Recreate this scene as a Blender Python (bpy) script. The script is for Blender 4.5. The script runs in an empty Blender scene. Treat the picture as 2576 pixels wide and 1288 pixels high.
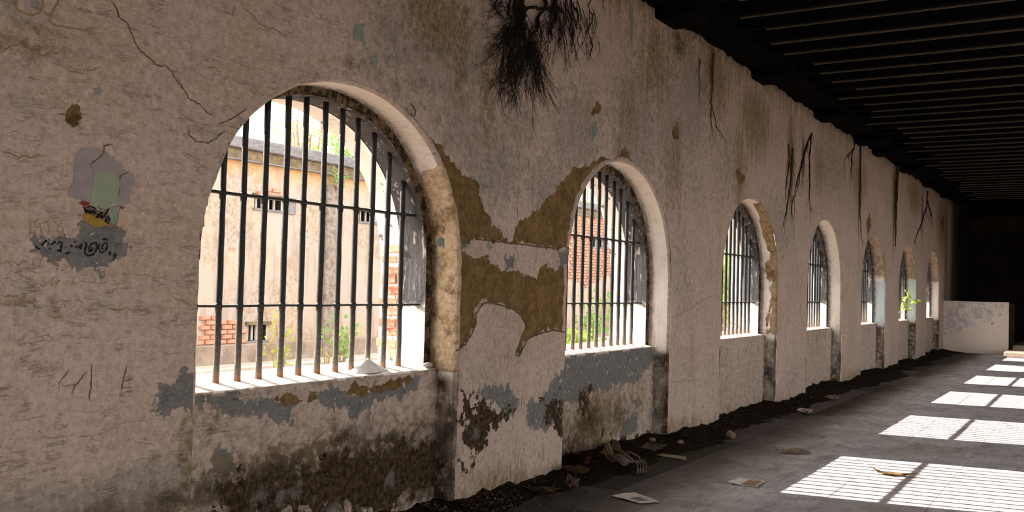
import bpy, bmesh, math, random
import numpy as np
from mathutils import Vector, Matrix
random.seed(7); RNG = np.random.default_rng(7)
S = bpy.context.scene
C = S.collection

# ------------------------------------------------------------------ camera, sky, sun, exposure
# X runs along the barred wall, +Y is outdoors, the wall's inner face is Y = 0, floor Z = 0
FPX, YAW, PIT, ROL = 2390.0, 0.5575, 0.0296, 0.0265
EYE = np.array([0.0, -3.644, 1.5])
_f = np.array([math.cos(YAW)*math.cos(PIT), math.sin(YAW)*math.cos(PIT), math.sin(PIT)])
_r = np.array([math.sin(YAW), -math.cos(YAW), 0.0]); _u = np.cross(_r, _f)
_R = math.cos(ROL)*_r + math.sin(ROL)*_u; _U = -math.sin(ROL)*_r + math.cos(ROL)*_u
cam = bpy.data.cameras.new('camera'); camo = bpy.data.objects.new('camera', cam); C.objects.link(camo)
cam.sensor_width = 36; cam.lens = FPX/2576*36; cam.clip_start = .05; cam.clip_end = 200
camo.matrix_world = Matrix(((_R[0], _U[0], -_f[0], EYE[0]), (_R[1], _U[1], -_f[1], EYE[1]), (_R[2], _U[2], -_f[2], EYE[2]), (0, 0, 0, 1)))
S.camera = camo
w = bpy.data.worlds.new('sky'); S.world = w; w.use_nodes = True
bg = w.node_tree.nodes['Background']; bg.inputs[0].default_value = (1.0, .975, .945, 1); bg.inputs[1].default_value = 4.7
sun = bpy.data.lights.new('sun', 'SUN'); suno = bpy.data.objects.new('sun', sun); C.objects.link(suno)
sun.energy = 21; sun.angle = math.radians(.32); sun.color = (1, .93, .82)
SUN_DIR = Vector((.18, -1.0, -.517)).normalized()
suno.rotation_euler = SUN_DIR.to_track_quat('-Z', 'Y').to_euler(); suno.location = (5, 12, 14)
S.view_settings.view_transform = 'Standard'; S.view_settings.look = 'None'; S.view_settings.gamma = 1
S.view_settings.use_curve_mapping = False; S.view_settings.exposure = 0.0
S.cycles.max_bounces = 6; S.cycles.diffuse_bounces = 4; S.cycles.glossy_bounces = 2; S.cycles.transmission_bounces = 2; S.cycles.use_denoising = True; S.cycles.use_adaptive_sampling = True; S.cycles.adaptive_threshold = .06; S.cycles.adaptive_min_samples = 16

# survey: where a sight line of the photograph meets a plane of the place
def _ray(x, y): return _f + _R*((x-1288)/FPX) - _U*((y-644)/FPX)
def onY(x, y, Y=0.0):
    d = _ray(x, y); return EYE + d*((Y-EYE[1])/d[1])
def onZ(x, y, Z=0.0):
    d = _ray(x, y); return EYE + d*((Z-EYE[2])/d[2])
def wp(pts, Y=0.0): return np.array([onY(x, y, Y)[[0, 2]] for x, y in pts])

# ------------------------------------------------------------------ numeric helpers
_PERM = RNG.random((512, 512))
def vnoise(x, y):
    x = np.asarray(x, float); y = np.asarray(y, float)
    xi = np.floor(x).astype(int); yi = np.floor(y).astype(int); fx = x-xi; fy = y-yi
    fx = fx*fx*(3-2*fx); fy = fy*fy*(3-2*fy); g = lambda a, b: _PERM[a & 511, b & 511]
    return (g(xi, yi)*(1-fx)+g(xi+1, yi)*fx)*(1-fy)+(g(xi, yi+1)*(1-fx)+g(xi+1, yi+1)*fx)*fy - .5
def fbm(x, y, o=4):
    s = 0; a = 1.0
    for k in range(o): s = s+a*vnoise(x*2**k+17.3*k, y*2**k+9.1*k); a *= .5
    return s
def sdf(P, poly):
    n = len(poly); d = np.full(len(P), 1e9); ins = np.zeros(len(P), bool)
    for i in range(n):
        a = poly[i]; b = poly[(i+1) % n]; e = b-a; v = P-a
        t = np.clip((v@e)/(e@e+1e-12), 0, 1); d = np.minimum(d, np.hypot(*(v-t[:, None]*e).T))
        c = ((a[1] > P[:, 1]) != (b[1] > P[:, 1])) & (P[:, 0] < (b[0]-a[0])*(P[:, 1]-a[1])/(b[1]-a[1]+1e-12)+a[0])
        ins ^= c
    return np.where(ins, d, -d)
def sdf_many(P, polys, lim=.3):
    out = np.full(len(P), -lim)
    for q in polys:
        m = ((P > q.min(0)-lim) & (P < q.max(0)+lim)).all(1)
        if m.any(): out[m] = np.maximum(out[m], np.clip(sdf(P[m], q), -lim, lim))
    return out
def rough_poly(poly, levels=4, amp=.16, seed=1):
    rg = np.random.default_rng(seed); p = np.array(poly, float)
    for k in range(levels):
        q = np.roll(p, -1, 0); e = q-p; L = np.hypot(*e.T)
        nrm = np.stack([-e[:, 1], e[:, 0]], 1)/(L[:, None]+1e-9)
        mid = (p+q)/2 + nrm*(rg.normal(size=len(p))*amp*np.minimum(L, .12))[:, None]
        p = np.stack([p, mid], 1).reshape(-1, 2)
    return p

# ------------------------------------------------------------------ object helpers
def tag(o, label=None, cat=None, group=None, kind=None):
    for k, v in (('label', label), ('category', cat), ('group', group), ('kind', kind)):
        if v: o[k] = v
    return o
def empty(name, loc=(0, 0, 0), rz=0):
    o = bpy.data.objects.new(name, None); C.objects.link(o); o.location = loc; o.rotation_euler = (0, 0, rz)
    o.empty_display_size = .1; return o
def link(name, me, m=None, parent=None, smooth=False):
    o = bpy.data.objects.new(name, me); C.objects.link(o)
    if m and not me.materials: me.materials.append(m)
    if smooth: me.shade_smooth()
    if parent:     # child meshes are written in world coordinates
        o.parent = parent; o.matrix_parent_inverse = Matrix.Translation(parent.location).inverted()
    return o
def mesh(name, V, F):
    me = bpy.data.meshes.new(name); me.from_pydata([tuple(map(float, v)) for v in V], [], [tuple(map(int, f)) for f in F]); me.update(); return me
class MB:
    def __init__(s): s.V = []; s.F = []
    def add(s, V, F):
        n = len(s.V); s.V += [tuple(v) for v in V]; s.F += [tuple(i+n for i in f) for f in F]; return s
    def box(s, x0, x1, y0, y1, z0, z1, b=0):
        if b == 0:
            V = [(x, y, z) for x in (x0, x1) for y in (y0, y1) for z in (z0, z1)]
            return s.add(V, [(0, 1, 3, 2), (4, 6, 7, 5), (0, 4, 5, 1), (2, 3, 7, 6), (0, 2, 6, 4), (1, 5, 7, 3)])
        bm = bmesh.new(); bmesh.ops.create_cube(bm, size=1)
        for v in bm.verts: v.co = ((x0+x1)/2+v.co.x*(x1-x0), (y0+y1)/2+v.co.y*(y1-y0), (z0+z1)/2+v.co.z*(z1-z0))
        bmesh.ops.bevel(bm, geom=bm.edges[:], offset=b, segments=1, affect='EDGES')
        bm.verts.index_update(); s.add([v.co[:] for v in bm.verts], [[v.index for v in f.verts] for f in bm.faces]); bm.free(); return s
    def tube(s, pts, rad, n=6, cap=True):
        pts = [Vector(p) for p in pts]; R = rad if hasattr(rad, '__len__') else [rad]*len(pts); n0 = len(s.V)
        for i, p in enumerate(pts):
            t = (pts[min(i+1, len(pts)-1)]-pts[max(i-1, 0)]).normalized()
            a = t.cross(Vector((0, 0, 1)) if abs(t.z) < .9 else Vector((1, 0, 0))).normalized(); b = t.cross(a)
            for k in range(n):
                an = 2*math.pi*k/n; s.V.append(tuple(p+(a*math.cos(an)+b*math.sin(an))*R[i]))
        for i in range(len(pts)-1):
            for k in range(n):
                k2 = (k+1) % n; s.F.append((n0+i*n+k, n0+i*n+k2, n0+(i+1)*n+k2, n0+(i+1)*n+k))
        if cap: s.F.append(tuple(n0+k for k in range(n))[::-1]); s.F.append(tuple(n0+(len(pts)-1)*n+k for k in range(n)))
        return s
    def build(s, name, m, parent=None, smooth=False): return link(name, mesh(name, s.V, s.F), m, parent, smooth)
def setattrs(me, **kw):
    for k in ('brown', 'blue', 'damp', 'white', 'pale', 'grime', 'grey', 'olive', 'tan'):
        a = me.attributes.new(k, 'FLOAT', 'POINT'); n = len(me.vertices)
        v = kw.get(k, (-1.0 if k in ('brown', 'blue', 'damp', 'white', 'pale') else 0.0))
        a.data.foreach_set('value', np.broadcast_to(np.asarray(v, np.float32), n).astype(np.float32).copy())

# ------------------------------------------------------------------ material helpers
class G:
    def __init__(s, name, rough=.9, spec=.2):
        s.m = bpy.data.materials.new(name); s.m.use_nodes = True; s.t = s.m.node_tree; s.t.nodes.clear()
        s.out = s.t.nodes.new('ShaderNodeOutputMaterial'); s.b = s.t.nodes.new('ShaderNodeBsdfPrincipled')
        s.t.links.new(s.b.outputs[0], s.out.inputs[0]); s.b.inputs['Roughness'].default_value = rough
        s.b.inputs['Specular IOR Level'].default_value = spec
        s.pos = s.n('ShaderNodeTexCoord').outputs['Object']
    def n(s, t): return s.t.nodes.new(t)
    def put(s, sock, v):
        if hasattr(v, 'is_linked') or hasattr(v, 'links'): s.t.links.new(v, sock)
        elif isinstance(v, (tuple, list)): sock.default_value = (*v, 1) if len(v) == 3 and sock.type == 'RGBA' else v
        else: sock.default_value = v
    def geo(s): return s.n('ShaderNodeNewGeometry').outputs['Position']
    def map(s, v, sc=(1, 1, 1), loc=(0, 0, 0)):
        k = s.n('ShaderNodeMapping'); s.put(k.inputs[0], v); k.inputs[1].default_value = loc; k.inputs[3].default_value = sc; return k.outputs[0]
    def noise(s, v, sc, det=4, ro=.55, dist=0):
        k = s.n('ShaderNodeTexNoise'); s.put(k.inputs['Vector'], v); k.inputs['Scale'].default_value = sc
        det = min(det, max(2, math.log2(1400/max(sc, 1))));  # octaves finer than a millimetre or so are left out
        k.inputs['Detail'].default_value = det; k.inputs['Roughness'].default_value = ro; k.inputs['Distortion'].default_value = dist; return k.outputs[0]
    def vor(s, v, sc, feat='F1'):
        k = s.n('ShaderNodeTexVoronoi'); k.feature = feat; s.put(k.inputs['Vector'], v); k.inputs['Scale'].default_value = sc; return k.outputs[0]
    def ma(s, op, a, b=0.0, c=0.0, clamp=False):
        k = s.n('ShaderNodeMath'); k.operation = op; k.use_clamp = clamp
        s.put(k.inputs[0], a); s.put(k.inputs[1], b); s.put(k.inputs[2], c); return k.outputs[0]
    def step(s, v, lo, hi):   # smooth 0..1
        k = s.n('ShaderNodeMapRange'); k.interpolation_type = 'SMOOTHSTEP'; s.put(k.inputs[0], v)
        k.inputs[1].default_value = lo; k.inputs[2].default_value = hi; return k.outputs[0]
    def mix(s, f, a, b):
        k = s.n('ShaderNodeMix'); k.data_type = 'RGBA'; s.put(k.inputs[0], f); s.put(k.inputs[6], a); s.put(k.inputs[7], b); return k.outputs[2]
    def attr(s, nm):
        k = s.n('ShaderNodeAttribute'); k.attribute_name = nm; return k.outputs['Fac']
    def xyz(s, v):
        k = s.n('ShaderNodeSeparateXYZ'); s.put(k.inputs[0], v); return k.outputs
    def bump(s, h, st=.5, d=.01):
        k = s.n('ShaderNodeBump'); k.inputs['Strength'].default_value = st; k.inputs['Distance'].default_value = d; s.put(k.inputs['Height'], h)
        s.t.links.new(k.outputs[0], s.b.inputs['Normal'])
    def col(s, c): s.put(s.b.inputs['Base Color'], c); return s
    def rand(s): return s.n('ShaderNodeObjectInfo').outputs['Random']

def plaster():
    g = G('weathered_limewash_plaster', .92, .15); P = g.pos; x, y, z = g.xyz(P)[:3]
    n1 = g.noise(P, 1.1, 5, .6); n2 = g.noise(P, 7.5, 7, .70); n3 = g.noise(P, 42, 6, .7)
    far = g.step(x, 4.2, 6.2)                      # trowelled bands on the near pier, rain streaks further on
    ns = g.noise(g.mix(far, g.map(P, (3.0, 3.0, 17)), g.map(P, (13, 13, 1.1))), 1.0, 6, .62, .45); nv = ns
    n4 = g.noise(P, 14, 9, .72); n5 = g.noise(P, 27, 10, .75)
    c = g.mix(g.step(n1, .35, .65), (.50, .385, .335), (.435, .338, .275))
    c = g.mix(g.ma('MULTIPLY', g.step(n2, .48, .72), .36), c, (.35, .265, .20))
    c = g.mix(g.ma('MULTIPLY', g.step(g.noise(P, 2.6, 4), .52, .72), .45), c, (.41, .35, .325))
    c = g.mix(g.ma('MULTIPLY', g.step(n5, .50, .60), .42), c, (.30, .22, .155))
    c = g.mix(g.ma('MULTIPLY', g.step(n5, .48, .40), .45), c, (.60, .475, .42)); c = g.mix(g.ma('MULTIPLY', g.step(g.noise(P, 75, 4, .6), .56, .66), .5), c, (.27, .20, .14))
    # hairline creases and short dashes
    cr = g.ma('SUBTRACT', 1.0, g.step(g.ma('ABSOLUTE', g.ma('SUBTRACT', ns, .5)), .0, .020))
    crm = g.ma('MULTIPLY', cr, g.step(n2, .46, .60))
    c = g.mix(g.ma('MULTIPLY', crm, g.ma('ADD', .24, g.ma('MULTIPLY', far, .34))), c, (.22, .155, .085))
    dsh = g.noise(g.mix(far, g.map(P, (17, 17, 62)), g.map(P, (58, 58, 19))), 1.0, 3, .55)
    sp = g.ma('MULTIPLY', g.step(dsh, .66, .72), g.step(n1, .36, .58)); c = g.mix(g.ma('MULTIPLY', sp, g.ma('ADD', .30, g.ma('MULTIPLY', far, .45))), c, (.17, .12, .07))
    gr = g.attr('grey'); gmk = g.step(g.ma('ADD', g.ma('MULTIPLY', g.ma('SUBTRACT', n4, .5), 2.2), gr), .24, .62)
    gcol = g.mix(g.step(g.ma('ADD', g.ma('MULTIPLY', n5, .5), g.ma('MULTIPLY', g.ma('ADD', n2, n3), .25)), .42, .58), (.345, .30, .272), (.205, .178, .148)); c = g.mix(g.ma('MULTIPLY', gmk, .72), c, gcol)
    wh = g.step(g.ma('ADD', g.attr('white'), g.ma('MULTIPLY', g.ma('SUBTRACT', n2, .5), .22)), 0, .012)
    c = g.mix(wh, c, g.mix(n2, (.90, .83, .76), (.74, .64, .56)))
    pa = g.step(g.ma('ADD', g.attr('pale'), g.ma('MULTIPLY', g.ma('SUBTRACT', n4, .5), .2)), 0, .012)
    c = g.mix(pa, c, g.mix(n1, (.52, .62, .66), (.68, .72, .74)))
    bl = g.step(g.ma('ADD', g.ma('MINIMUM', g.ma('ADD', g.attr('blue'), .010), .022), g.ma('MULTIPLY', g.ma('SUBTRACT', n4, .47), .30)), 0, .004)
    c = g.mix(bl, c, g.mix(g.step(n4, .35, .65), (.118, .125, .124), (.20, .188, .176)))
    ol = g.attr('olive'); on_ = g.mix(g.ma('MULTIPLY', far, .6), n4, nv); omk = g.step(g.ma('ADD', g.ma('MULTIPLY', g.ma('SUBTRACT', on_, .5), 2.6), ol), .28, 1.0)
    nm = g.ma('ADD', g.ma('MULTIPLY', n5, .5), g.ma('MULTIPLY', g.ma('ADD', n2, n3), .25))
    ocol = g.mix(g.step(nm, .42, .58), (.29, .215, .12), (.14, .10, .045)); c = g.mix(g.ma('MULTIPLY', omk, .85), c, ocol)
    br = g.step(g.ma('ADD', g.attr('brown'), g.ma('MULTIPLY', g.ma('SUBTRACT', n4, .5), .115)), 0, .003)
    bc = g.mix(g.step(n2, .4, .6), (.135, .080, .027), (.215, .135, .055)); bc = g.mix(g.ma('MULTIPLY', g.step(n5, .50, .58), .5), bc, (.085, .048, .016)); bc = g.mix(g.ma('MULTIPLY', g.step(n3, .55, .64), .5), bc, (.29, .19, .09))
    bc = g.mix(g.ma('MULTIPLY', g.attr('tan'), g.step(n2, .30, .56)), bc, g.mix(g.step(n5, .38, .62), (.70, .53, .37), (.50, .35, .205))); c = g.mix(br, c, bc)
    gm = g.attr('grime')
    c = g.mix(g.ma('MULTIPLY', g.ma('MULTIPLY', gm, 1.25), g.step(g.ma('ADD', n4, g.ma('MULTIPLY', gm, .25)), .42, .72), clamp=True), c, g.mix(g.step(n5, .35, .65), (.030, .021, .011), (.105, .077, .042)))
    da = g.step(g.ma('ADD', g.attr('damp'), g.ma('MULTIPLY', g.ma('SUBTRACT', n2, .53), .85)), 0, .012)
    dc = g.mix(g.step(n5, .38, .62), (.016, .010, .006), (.095, .060, .029)); dc = g.mix(g.step(g.noise(P, 5, 5, .7), .56, .66), dc, (.145, .135, .115)); c = g.mix(da, c, dc)
    # grit chips of pale lime in the rotten parts
    ch = g.ma('MULTIPLY', g.step(n3, .66, .69), g.ma('MAXIMUM', da, g.ma('MULTIPLY', gm, .7)))
    c = g.mix(ch, c, (.40, .33, .25)); g.col(c)
    h = g.ma('ADD', g.ma('MULTIPLY', n2, .9), g.ma('MULTIPLY', n3, .28)); h = g.ma('ADD', h, g.ma('MULTIPLY', ns, .8))
    h = g.ma('SUBTRACT', h, g.ma('MULTIPLY', crm, .22)); h = g.ma('SUBTRACT', h, g.ma('MULTIPLY', br, .9)); h = g.ma('SUBTRACT', h, g.ma('MULTIPLY', bl, .12))
    h = g.ma('SUBTRACT', h, g.ma('MULTIPLY', da, .55)); h = g.ma('ADD', h, g.ma('MULTIPLY', ch, .4))
    rg = g.ma('ADD', g.ma('MULTIPLY', br, .5), g.ma('MAXIMUM', da, gm)); h = g.ma('ADD', h, g.ma('MULTIPLY', g.ma('MULTIPLY', n4, 1.4), rg))
    g.bump(h, .8, .022); return g.m
def simple(name, c1, c2, sc=8, rough=.85, bump=.3, dist=.005, spec=.2, det=6, metal=0, st=(1, 1, 1)):
    g = G(name, rough, spec); n = g.noise(g.map(g.pos, st), sc, det, .6); g.col(g.mix(g.step(n, .32, .68), c1, c2)); g.bump(n, bump, dist)
    g.b.inputs['Metallic'].default_value = metal; return g.m
M = {'plaster': plaster()}
M['iron'] = simple('flaking_black_iron', (.012, .011, .011), (.035, .032, .030), 60, .55, .5, .004, .4)
g = G('rusted_lit_bar_iron', .55, .35); z = g.xyz(g.geo())[2]; n = g.noise(g.pos, 45, 6, .7)
low = g.step(g.ma('ADD', z, g.ma('MULTIPLY', n, .35)), 1.62, 1.12)  # lower bars coloured lighter, painting in the light on them
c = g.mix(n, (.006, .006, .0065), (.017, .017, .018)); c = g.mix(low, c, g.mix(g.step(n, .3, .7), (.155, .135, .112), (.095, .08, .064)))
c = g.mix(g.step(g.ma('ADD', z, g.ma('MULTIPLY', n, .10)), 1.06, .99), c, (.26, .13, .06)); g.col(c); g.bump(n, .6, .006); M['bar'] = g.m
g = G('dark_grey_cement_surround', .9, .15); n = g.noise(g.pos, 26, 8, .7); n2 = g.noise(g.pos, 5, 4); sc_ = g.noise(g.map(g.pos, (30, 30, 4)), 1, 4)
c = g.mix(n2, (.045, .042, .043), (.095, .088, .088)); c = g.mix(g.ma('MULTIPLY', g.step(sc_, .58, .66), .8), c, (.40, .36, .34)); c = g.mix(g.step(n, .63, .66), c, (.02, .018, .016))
pale_low = g.step(g.ma('ADD', g.xyz(g.geo())[2], g.ma('MULTIPLY', n, .10)), 1.42, 1.34); c = g.mix(pale_low, c, g.mix(n, (.82, .77, .72), (.60, .54, .49))); g.col(c); g.bump(g.ma('ADD', n, sc_), .7, .012); M['frame'] = g.m  # pale below the lower crossbar, dark grey above
g = G('dark_rebate', .95, .1); n = g.noise(g.pos, 20, 8, .7); g.col(g.mix(g.step(n, .42, .62), (.02, .015, .01), (.17, .115, .06))); g.bump(n, .8, .015); M['rebate'] = g.m  # mottled dark brown rebate face
g = G('chipped_outer_limewash', .9, .15); n = g.noise(g.pos, 9, 9, .7); g.col(g.mix(g.step(n, .58, .63), (.80, .75, .70), (.20, .17, .15))); g.bump(n, .4, .01); M['outer'] = g.m
M['limecap'] = simple('dusty_white_sill', (.78, .74, .69), (.55, .49, .43), 12, .95, .3)
g = G('pale_floor_joint', .9, .1); n = g.noise(g.pos, 9, 4); py = g.xyz(g.pos)[1]
c = g.mix(n, (.48, .42, .38), (.38, .33, .30)); g.col(g.mix(g.step(g.ma('ADD', py, g.ma('MULTIPLY', n, .3)), -1.3, -.6), c, (.05, .035, .022))); M['floor_joint'] = g.m
g = G('worn_grey_floor_tile', .8, .12); P = g.geo(); n = g.noise(P, 3.2, 8, .62); n2 = g.noise(g.map(P, (5, 26, 5)), 1, 5, .6); rd = g.rand()
c = g.mix(g.step(n, .35, .65), (.53, .49, .495), (.76, .70, .69)); c = g.mix(g.ma('MULTIPLY', g.step(n2, .5, .68), .5), c, (.26, .235, .235)); c = g.mix(g.ma('MULTIPLY', g.step(g.noise(P, 1.1, 6, .65), .5, .66), .5), c, (.36, .285, .235)); c = g.mix(g.ma('MULTIPLY', g.step(g.noise(g.map(P, (2.2, 5, 2)), 1, 8, .72), .53, .62), .5), c, (.21, .185, .18))
px, py, pz = g.xyz(P)[:3]
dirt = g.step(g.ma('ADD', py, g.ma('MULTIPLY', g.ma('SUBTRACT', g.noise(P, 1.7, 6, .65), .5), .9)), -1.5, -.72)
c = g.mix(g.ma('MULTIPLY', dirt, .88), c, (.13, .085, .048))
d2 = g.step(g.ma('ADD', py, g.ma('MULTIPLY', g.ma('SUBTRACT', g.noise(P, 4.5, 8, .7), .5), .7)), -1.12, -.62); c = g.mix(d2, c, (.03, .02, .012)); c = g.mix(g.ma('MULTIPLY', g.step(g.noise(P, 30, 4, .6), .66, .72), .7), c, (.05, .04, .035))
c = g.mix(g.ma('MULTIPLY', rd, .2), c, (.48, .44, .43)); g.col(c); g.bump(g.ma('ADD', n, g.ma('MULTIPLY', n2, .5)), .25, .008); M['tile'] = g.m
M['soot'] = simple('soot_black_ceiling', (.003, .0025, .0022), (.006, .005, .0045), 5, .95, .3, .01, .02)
M['flange'] = simple('lit_joist_edge', (.105, .085, .05), (.05, .042, .027), 10, .9, .2, .003, .1, st=(1, .15, 1))  # joist edges coloured lighter to paint the light they catch
M['soil'] = simple('black_dirt_litter', (.007, .005, .0035), (.032, .021, .012), 24, .98, .9, .02, .05)
M['chip'] = simple('plaster_chip', (.26, .20, .14), (.13, .08, .05), 30)
M['crack_rim_shade'] = simple('deep_crack_rim_shade', (.075, .050, .026), (.15, .105, .055), 40, .95, .2)
M['crease'] = simple('shallow_plaster_crease', (.20, .14, .08), (.26, .19, .115), 40, .95, .2)
M['scratch'] = simple('scratched_mud_line', (.24, .16, .075), (.31, .22, .125), 60, .95, .3)
M['black_paint'] = simple('black_lettering_paint', (.006, .006, .006), (.014, .013, .013), 50, .7)
M['root'] = simple('dry_black_root', (.008, .006, .004), (.02, .014, .008), 30, .9, .3)
M['rootbrown'] = simple('dry_brown_root', (.035, .024, .010), (.07, .05, .02), 30, .9, .3)

# ------------------------------------------------------------------ the barred wall
PER, S0, WID = 3.637, 3.054, 2.13
AH, SPR, ARCH_B, ARCH_N = WID/2, 1.55, 1.065, 2.12        # half width, springing, rise, roundness
SETB, TH = .15, .62                                        # apron set back, wall thickness
XC = [S0+AH+PER*i for i in range(-1, 7)]                   # the first lies behind the picture's left edge
XEND, ZTOP = 30.4, 4.19
def arch_h(u, off=0.0):    # height of the opening at u from its centre line, grown by off
    a = AH+off; b = ARCH_B+off; return SPR+b*(1-np.minimum(np.abs(u)/a, 1)**ARCH_N)**(1/ARCH_N)

BROWN = [rough_poly(wp(p), 3, .12, i) for i, p in enumerate([
 [(1085,345),(1112,372),(1138,408),(1162,440),(1195,447),(1203,466),(1210,500),(1218,530),(1240,558),(1262,578),(1280,604),(1290,607),(1297,572),(1306,556),(1335,546),(1380,500),(1402,468),(1440,430),(1500,404),(1548,398),(1580,372),(1590,410),(1530,430),(1470,500),(1440,600),(1428,622),(1395,625),(1340,616),(1290,612),(1225,603),(1196,600),(1186,614),(1165,623),(1140,618),(1140,560),(1130,480),(1105,420),(1075,365)],
 [(1140,640),(1160,636),(1190,652),(1230,642),(1233,662),(1268,682),(1300,680),(1330,693),(1350,704),(1360,672),(1376,666),(1395,682),(1430,664),(1430,836),(1390,829),(1350,841),(1326,852),(1305,897),(1297,890),(1310,850),(1325,820),(1310,792),(1290,776),(1270,766),(1232,759),(1211,765),(1196,790),(1195,815),(1181,845),(1166,870),(1140,885)],
 [(163,290),(180,266),(190,254),(200,275),(204,290),(198,305),(185,315),(170,308)],
 [(1850,430),(1862,424),(1872,440),(1868,465),(1856,462)],[(1690,330),(1704,300),(1712,330),(1700,352)],
 [(1485,285),(1500,250),(1512,262),(1508,285),(1494,290)],[(2180,560),(2190,540),(2192,570),(2184,600)],
 [(2178,905),(2192,880),(2190,930),(2180,950)],[(2204,890),(2212,860),(2210,905)],[(2364,560),(2376,540),(2374,590)]])]
HOLE = [BROWN[2]]
BLUE = [wp(p) for p in [
 [(398,1035),(410,992),(416,973),(430,975),(446,986),(449,958),(461,930),(466,950),(500,946),(500,1022),(470,1025),(440,1020)],
 [(1198,990),(1222,976),(1280,975),(1286,1004),(1302,1010),(1292,1032),(1268,1042),(1252,1010)],
 [(1330,1010),(1352,1020),(1372,990),(1400,950),(1430,930),(1430,1010),(1398,1062),(1372,1076),(1330,1066)],
 [(205,565),(262,562),(300,572),(305,625),(300,645),(275,660),(250,676),(205,664),(172,650),(142,656),(116,642),(88,626),(88,608),(105,606),(122,620),(160,608),(205,610)],
 [(1408,640),(1430,632),(1430,672),(1404,682)],[(1272,650),(1288,648),(1288,672),(1276,676)],[(1335,800),(1345,790),(1355,800),(1345,815)]]]
DAMP = [wp(p) for p in [
 [(1166,990),(1205,1000),(1246,1008),(1292,1042),(1280,1062),(1240,1082),(1216,1130),(1196,1162),(1176,1140),(1160,1100),(1156,1040)],
 [(1362,1012),(1396,990),(1422,985),(1422,1095),(1390,1088),(1374,1052)],[(1158,1150),(1170,1165),(1165,1210),(1156,1190)]]]
WHITE = [wp(p) for p in [[(1290,725),(1299,702),(1306,720),(1298,737)],[(1386,745),(1394,738),(1398,752),(1390,760)]]]
# soft stains and painted far-end shade: sight point, half width and half height in metres, strength
def blobs(X, Z, L, Y=0.0):
    o = np.zeros(len(X))
    for x, y, a, b, s in L:
        p = onY(x, y, Y); o = np.maximum(o, s*np.exp(-(((X-p[0])/a)**2+((Z-p[2])/b)**2)))
    return o
GREY = [(1080,120,.5,.4,.9),(1160,300,.35,.4,.7),(1240,420,.5,.35,.8),(1380,470,.4,.3,.8),(1180,140,.3,.4,.8),(1450,330,.5,.45,.8),(1600,320,.6,.7,.85),(1690,330,.5,.8,.8),(1300,300,.4,.3,.6),(1000,210,.3,.2,.5),
 (1740,240,.5,.8,.9),(1750,470,.5,.4,.4),(1830,420,.7,.6,.5),(1960,560,.8,.7,.5),(2100,430,1.2,.6,.6),(2200,700,1,.4,.5),(560,1030,.3,.1,.6),(20,10,.3,.1,.5),(450,1215,.22,.14,1.0),(330,1235,.3,.13,1.0),(250,1260,.3,.10,1.0),(80,1275,.3,.1,.9),(1000,90,.35,.3,.8),(930,160,.2,.15,.6),(1990,960,.6,.4,.5),(1720,700,.3,.7,.45)]
OLIVE = [(1100,40,.4,.35,1),(1160,120,.14,.55,.9),(1060,20,.3,.2,.9),(1230,230,.2,.5,.8),(1580,290,.3,.55,.7),(1650,150,.5,.6,.9),(1800,190,.6,.6,1),(1900,300,.8,.6,1),(1700,420,.4,.7,.7),(1990,380,.25,.8,1),(2060,420,.5,.6,.8),(2160,450,.9,.6,.9),(2250,500,.5,1.2,.9),(2300,480,1.2,.7,1),(2370,560,1.2,1,1),
 (1860,420,.35,.8,.9),(180,785,.5,.035,.55),(420,772,.3,.03,.5),(60,758,.3,.03,.7),(40,110,.25,.05,.9),(120,80,.25,.03,.8),(480,1150,.1,.4,.8),(600,330,.2,.3,.35),(1560,360,.25,.2,.7),(1700,1090,1.0,.22,.9),(1900,1040,1.6,.22,.9),(2150,960,3,.25,.9),(1250,1230,.6,.18,.9),(1740,900,.3,.3,.5),(850,160,.3,.08,.5)]
GRIME_SHADE = [(420,1270,.25,.12,.7),(250,1290,.3,.08,.6),(1640,1120,.15,.25,.8),(1990,440,.10,.55,.85),(2020,400,.09,.4,.9),(2161,480,.07,1.0,.9),(2250,490,.09,1.3,1.0),(2320,540,.16,.8,.8),(1705,110,.2,.2,.7),(1790,170,.1,.4,.8),(2380,640,.4,2.5,.6),(1145,1000,.05,.5,.6)]

def wall_y(X, Z):
    P = np.stack([X, Z], 1)
    y = .010*fbm(X*1.1, Z*1.3, 3)+.004*fbm(X*7, Z*9, 3)
    b = sdf_many(P, BROWN, .1); y = y+.014*np.clip((b+.006)/.014, 0, 1)*(1+.8*fbm(X*25, Z*25, 3))
    h = sdf_many(P, HOLE, .1); y = y+.03*np.clip(h/.03, 0, 1)
    return y
xs = [-3.0]
while xs[-1] < XEND:
    x = xs[-1]; xs.append(x+(.10 if x < 1.5 else .017 if x < 9 else min(.017*(x/9)**2, .06)))
xs = np.array(xs); zs = np.linspace(-.02, ZTOP, 214)
GX, GZ = np.meshgrid(xs, zs, indexing='ij'); nx, nz = GX.shape
inside = np.zeros((nx, nz), bool); EDGE = .018
def chip(k, v): return .010*fbm(np.asarray(v, float)*9+13*k, np.full(np.shape(v), 3.7*k), 4)
for k, xc in enumerate(XC):
    u = GX-xc; e = EDGE+chip(k, GZ+np.sign(u)*5); inside |= (np.abs(u) < AH+e) & (GZ < arch_h(u, 0)+e)
nb = np.zeros_like(inside)
for dx in (-1, 0, 1):
    for dz in (-1, 0, 1):
        nb |= ~np.roll(np.roll(inside, dx, 0), dz, 1)
snap = inside & nb
SX, SZ = GX.copy(), GZ.copy()
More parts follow.
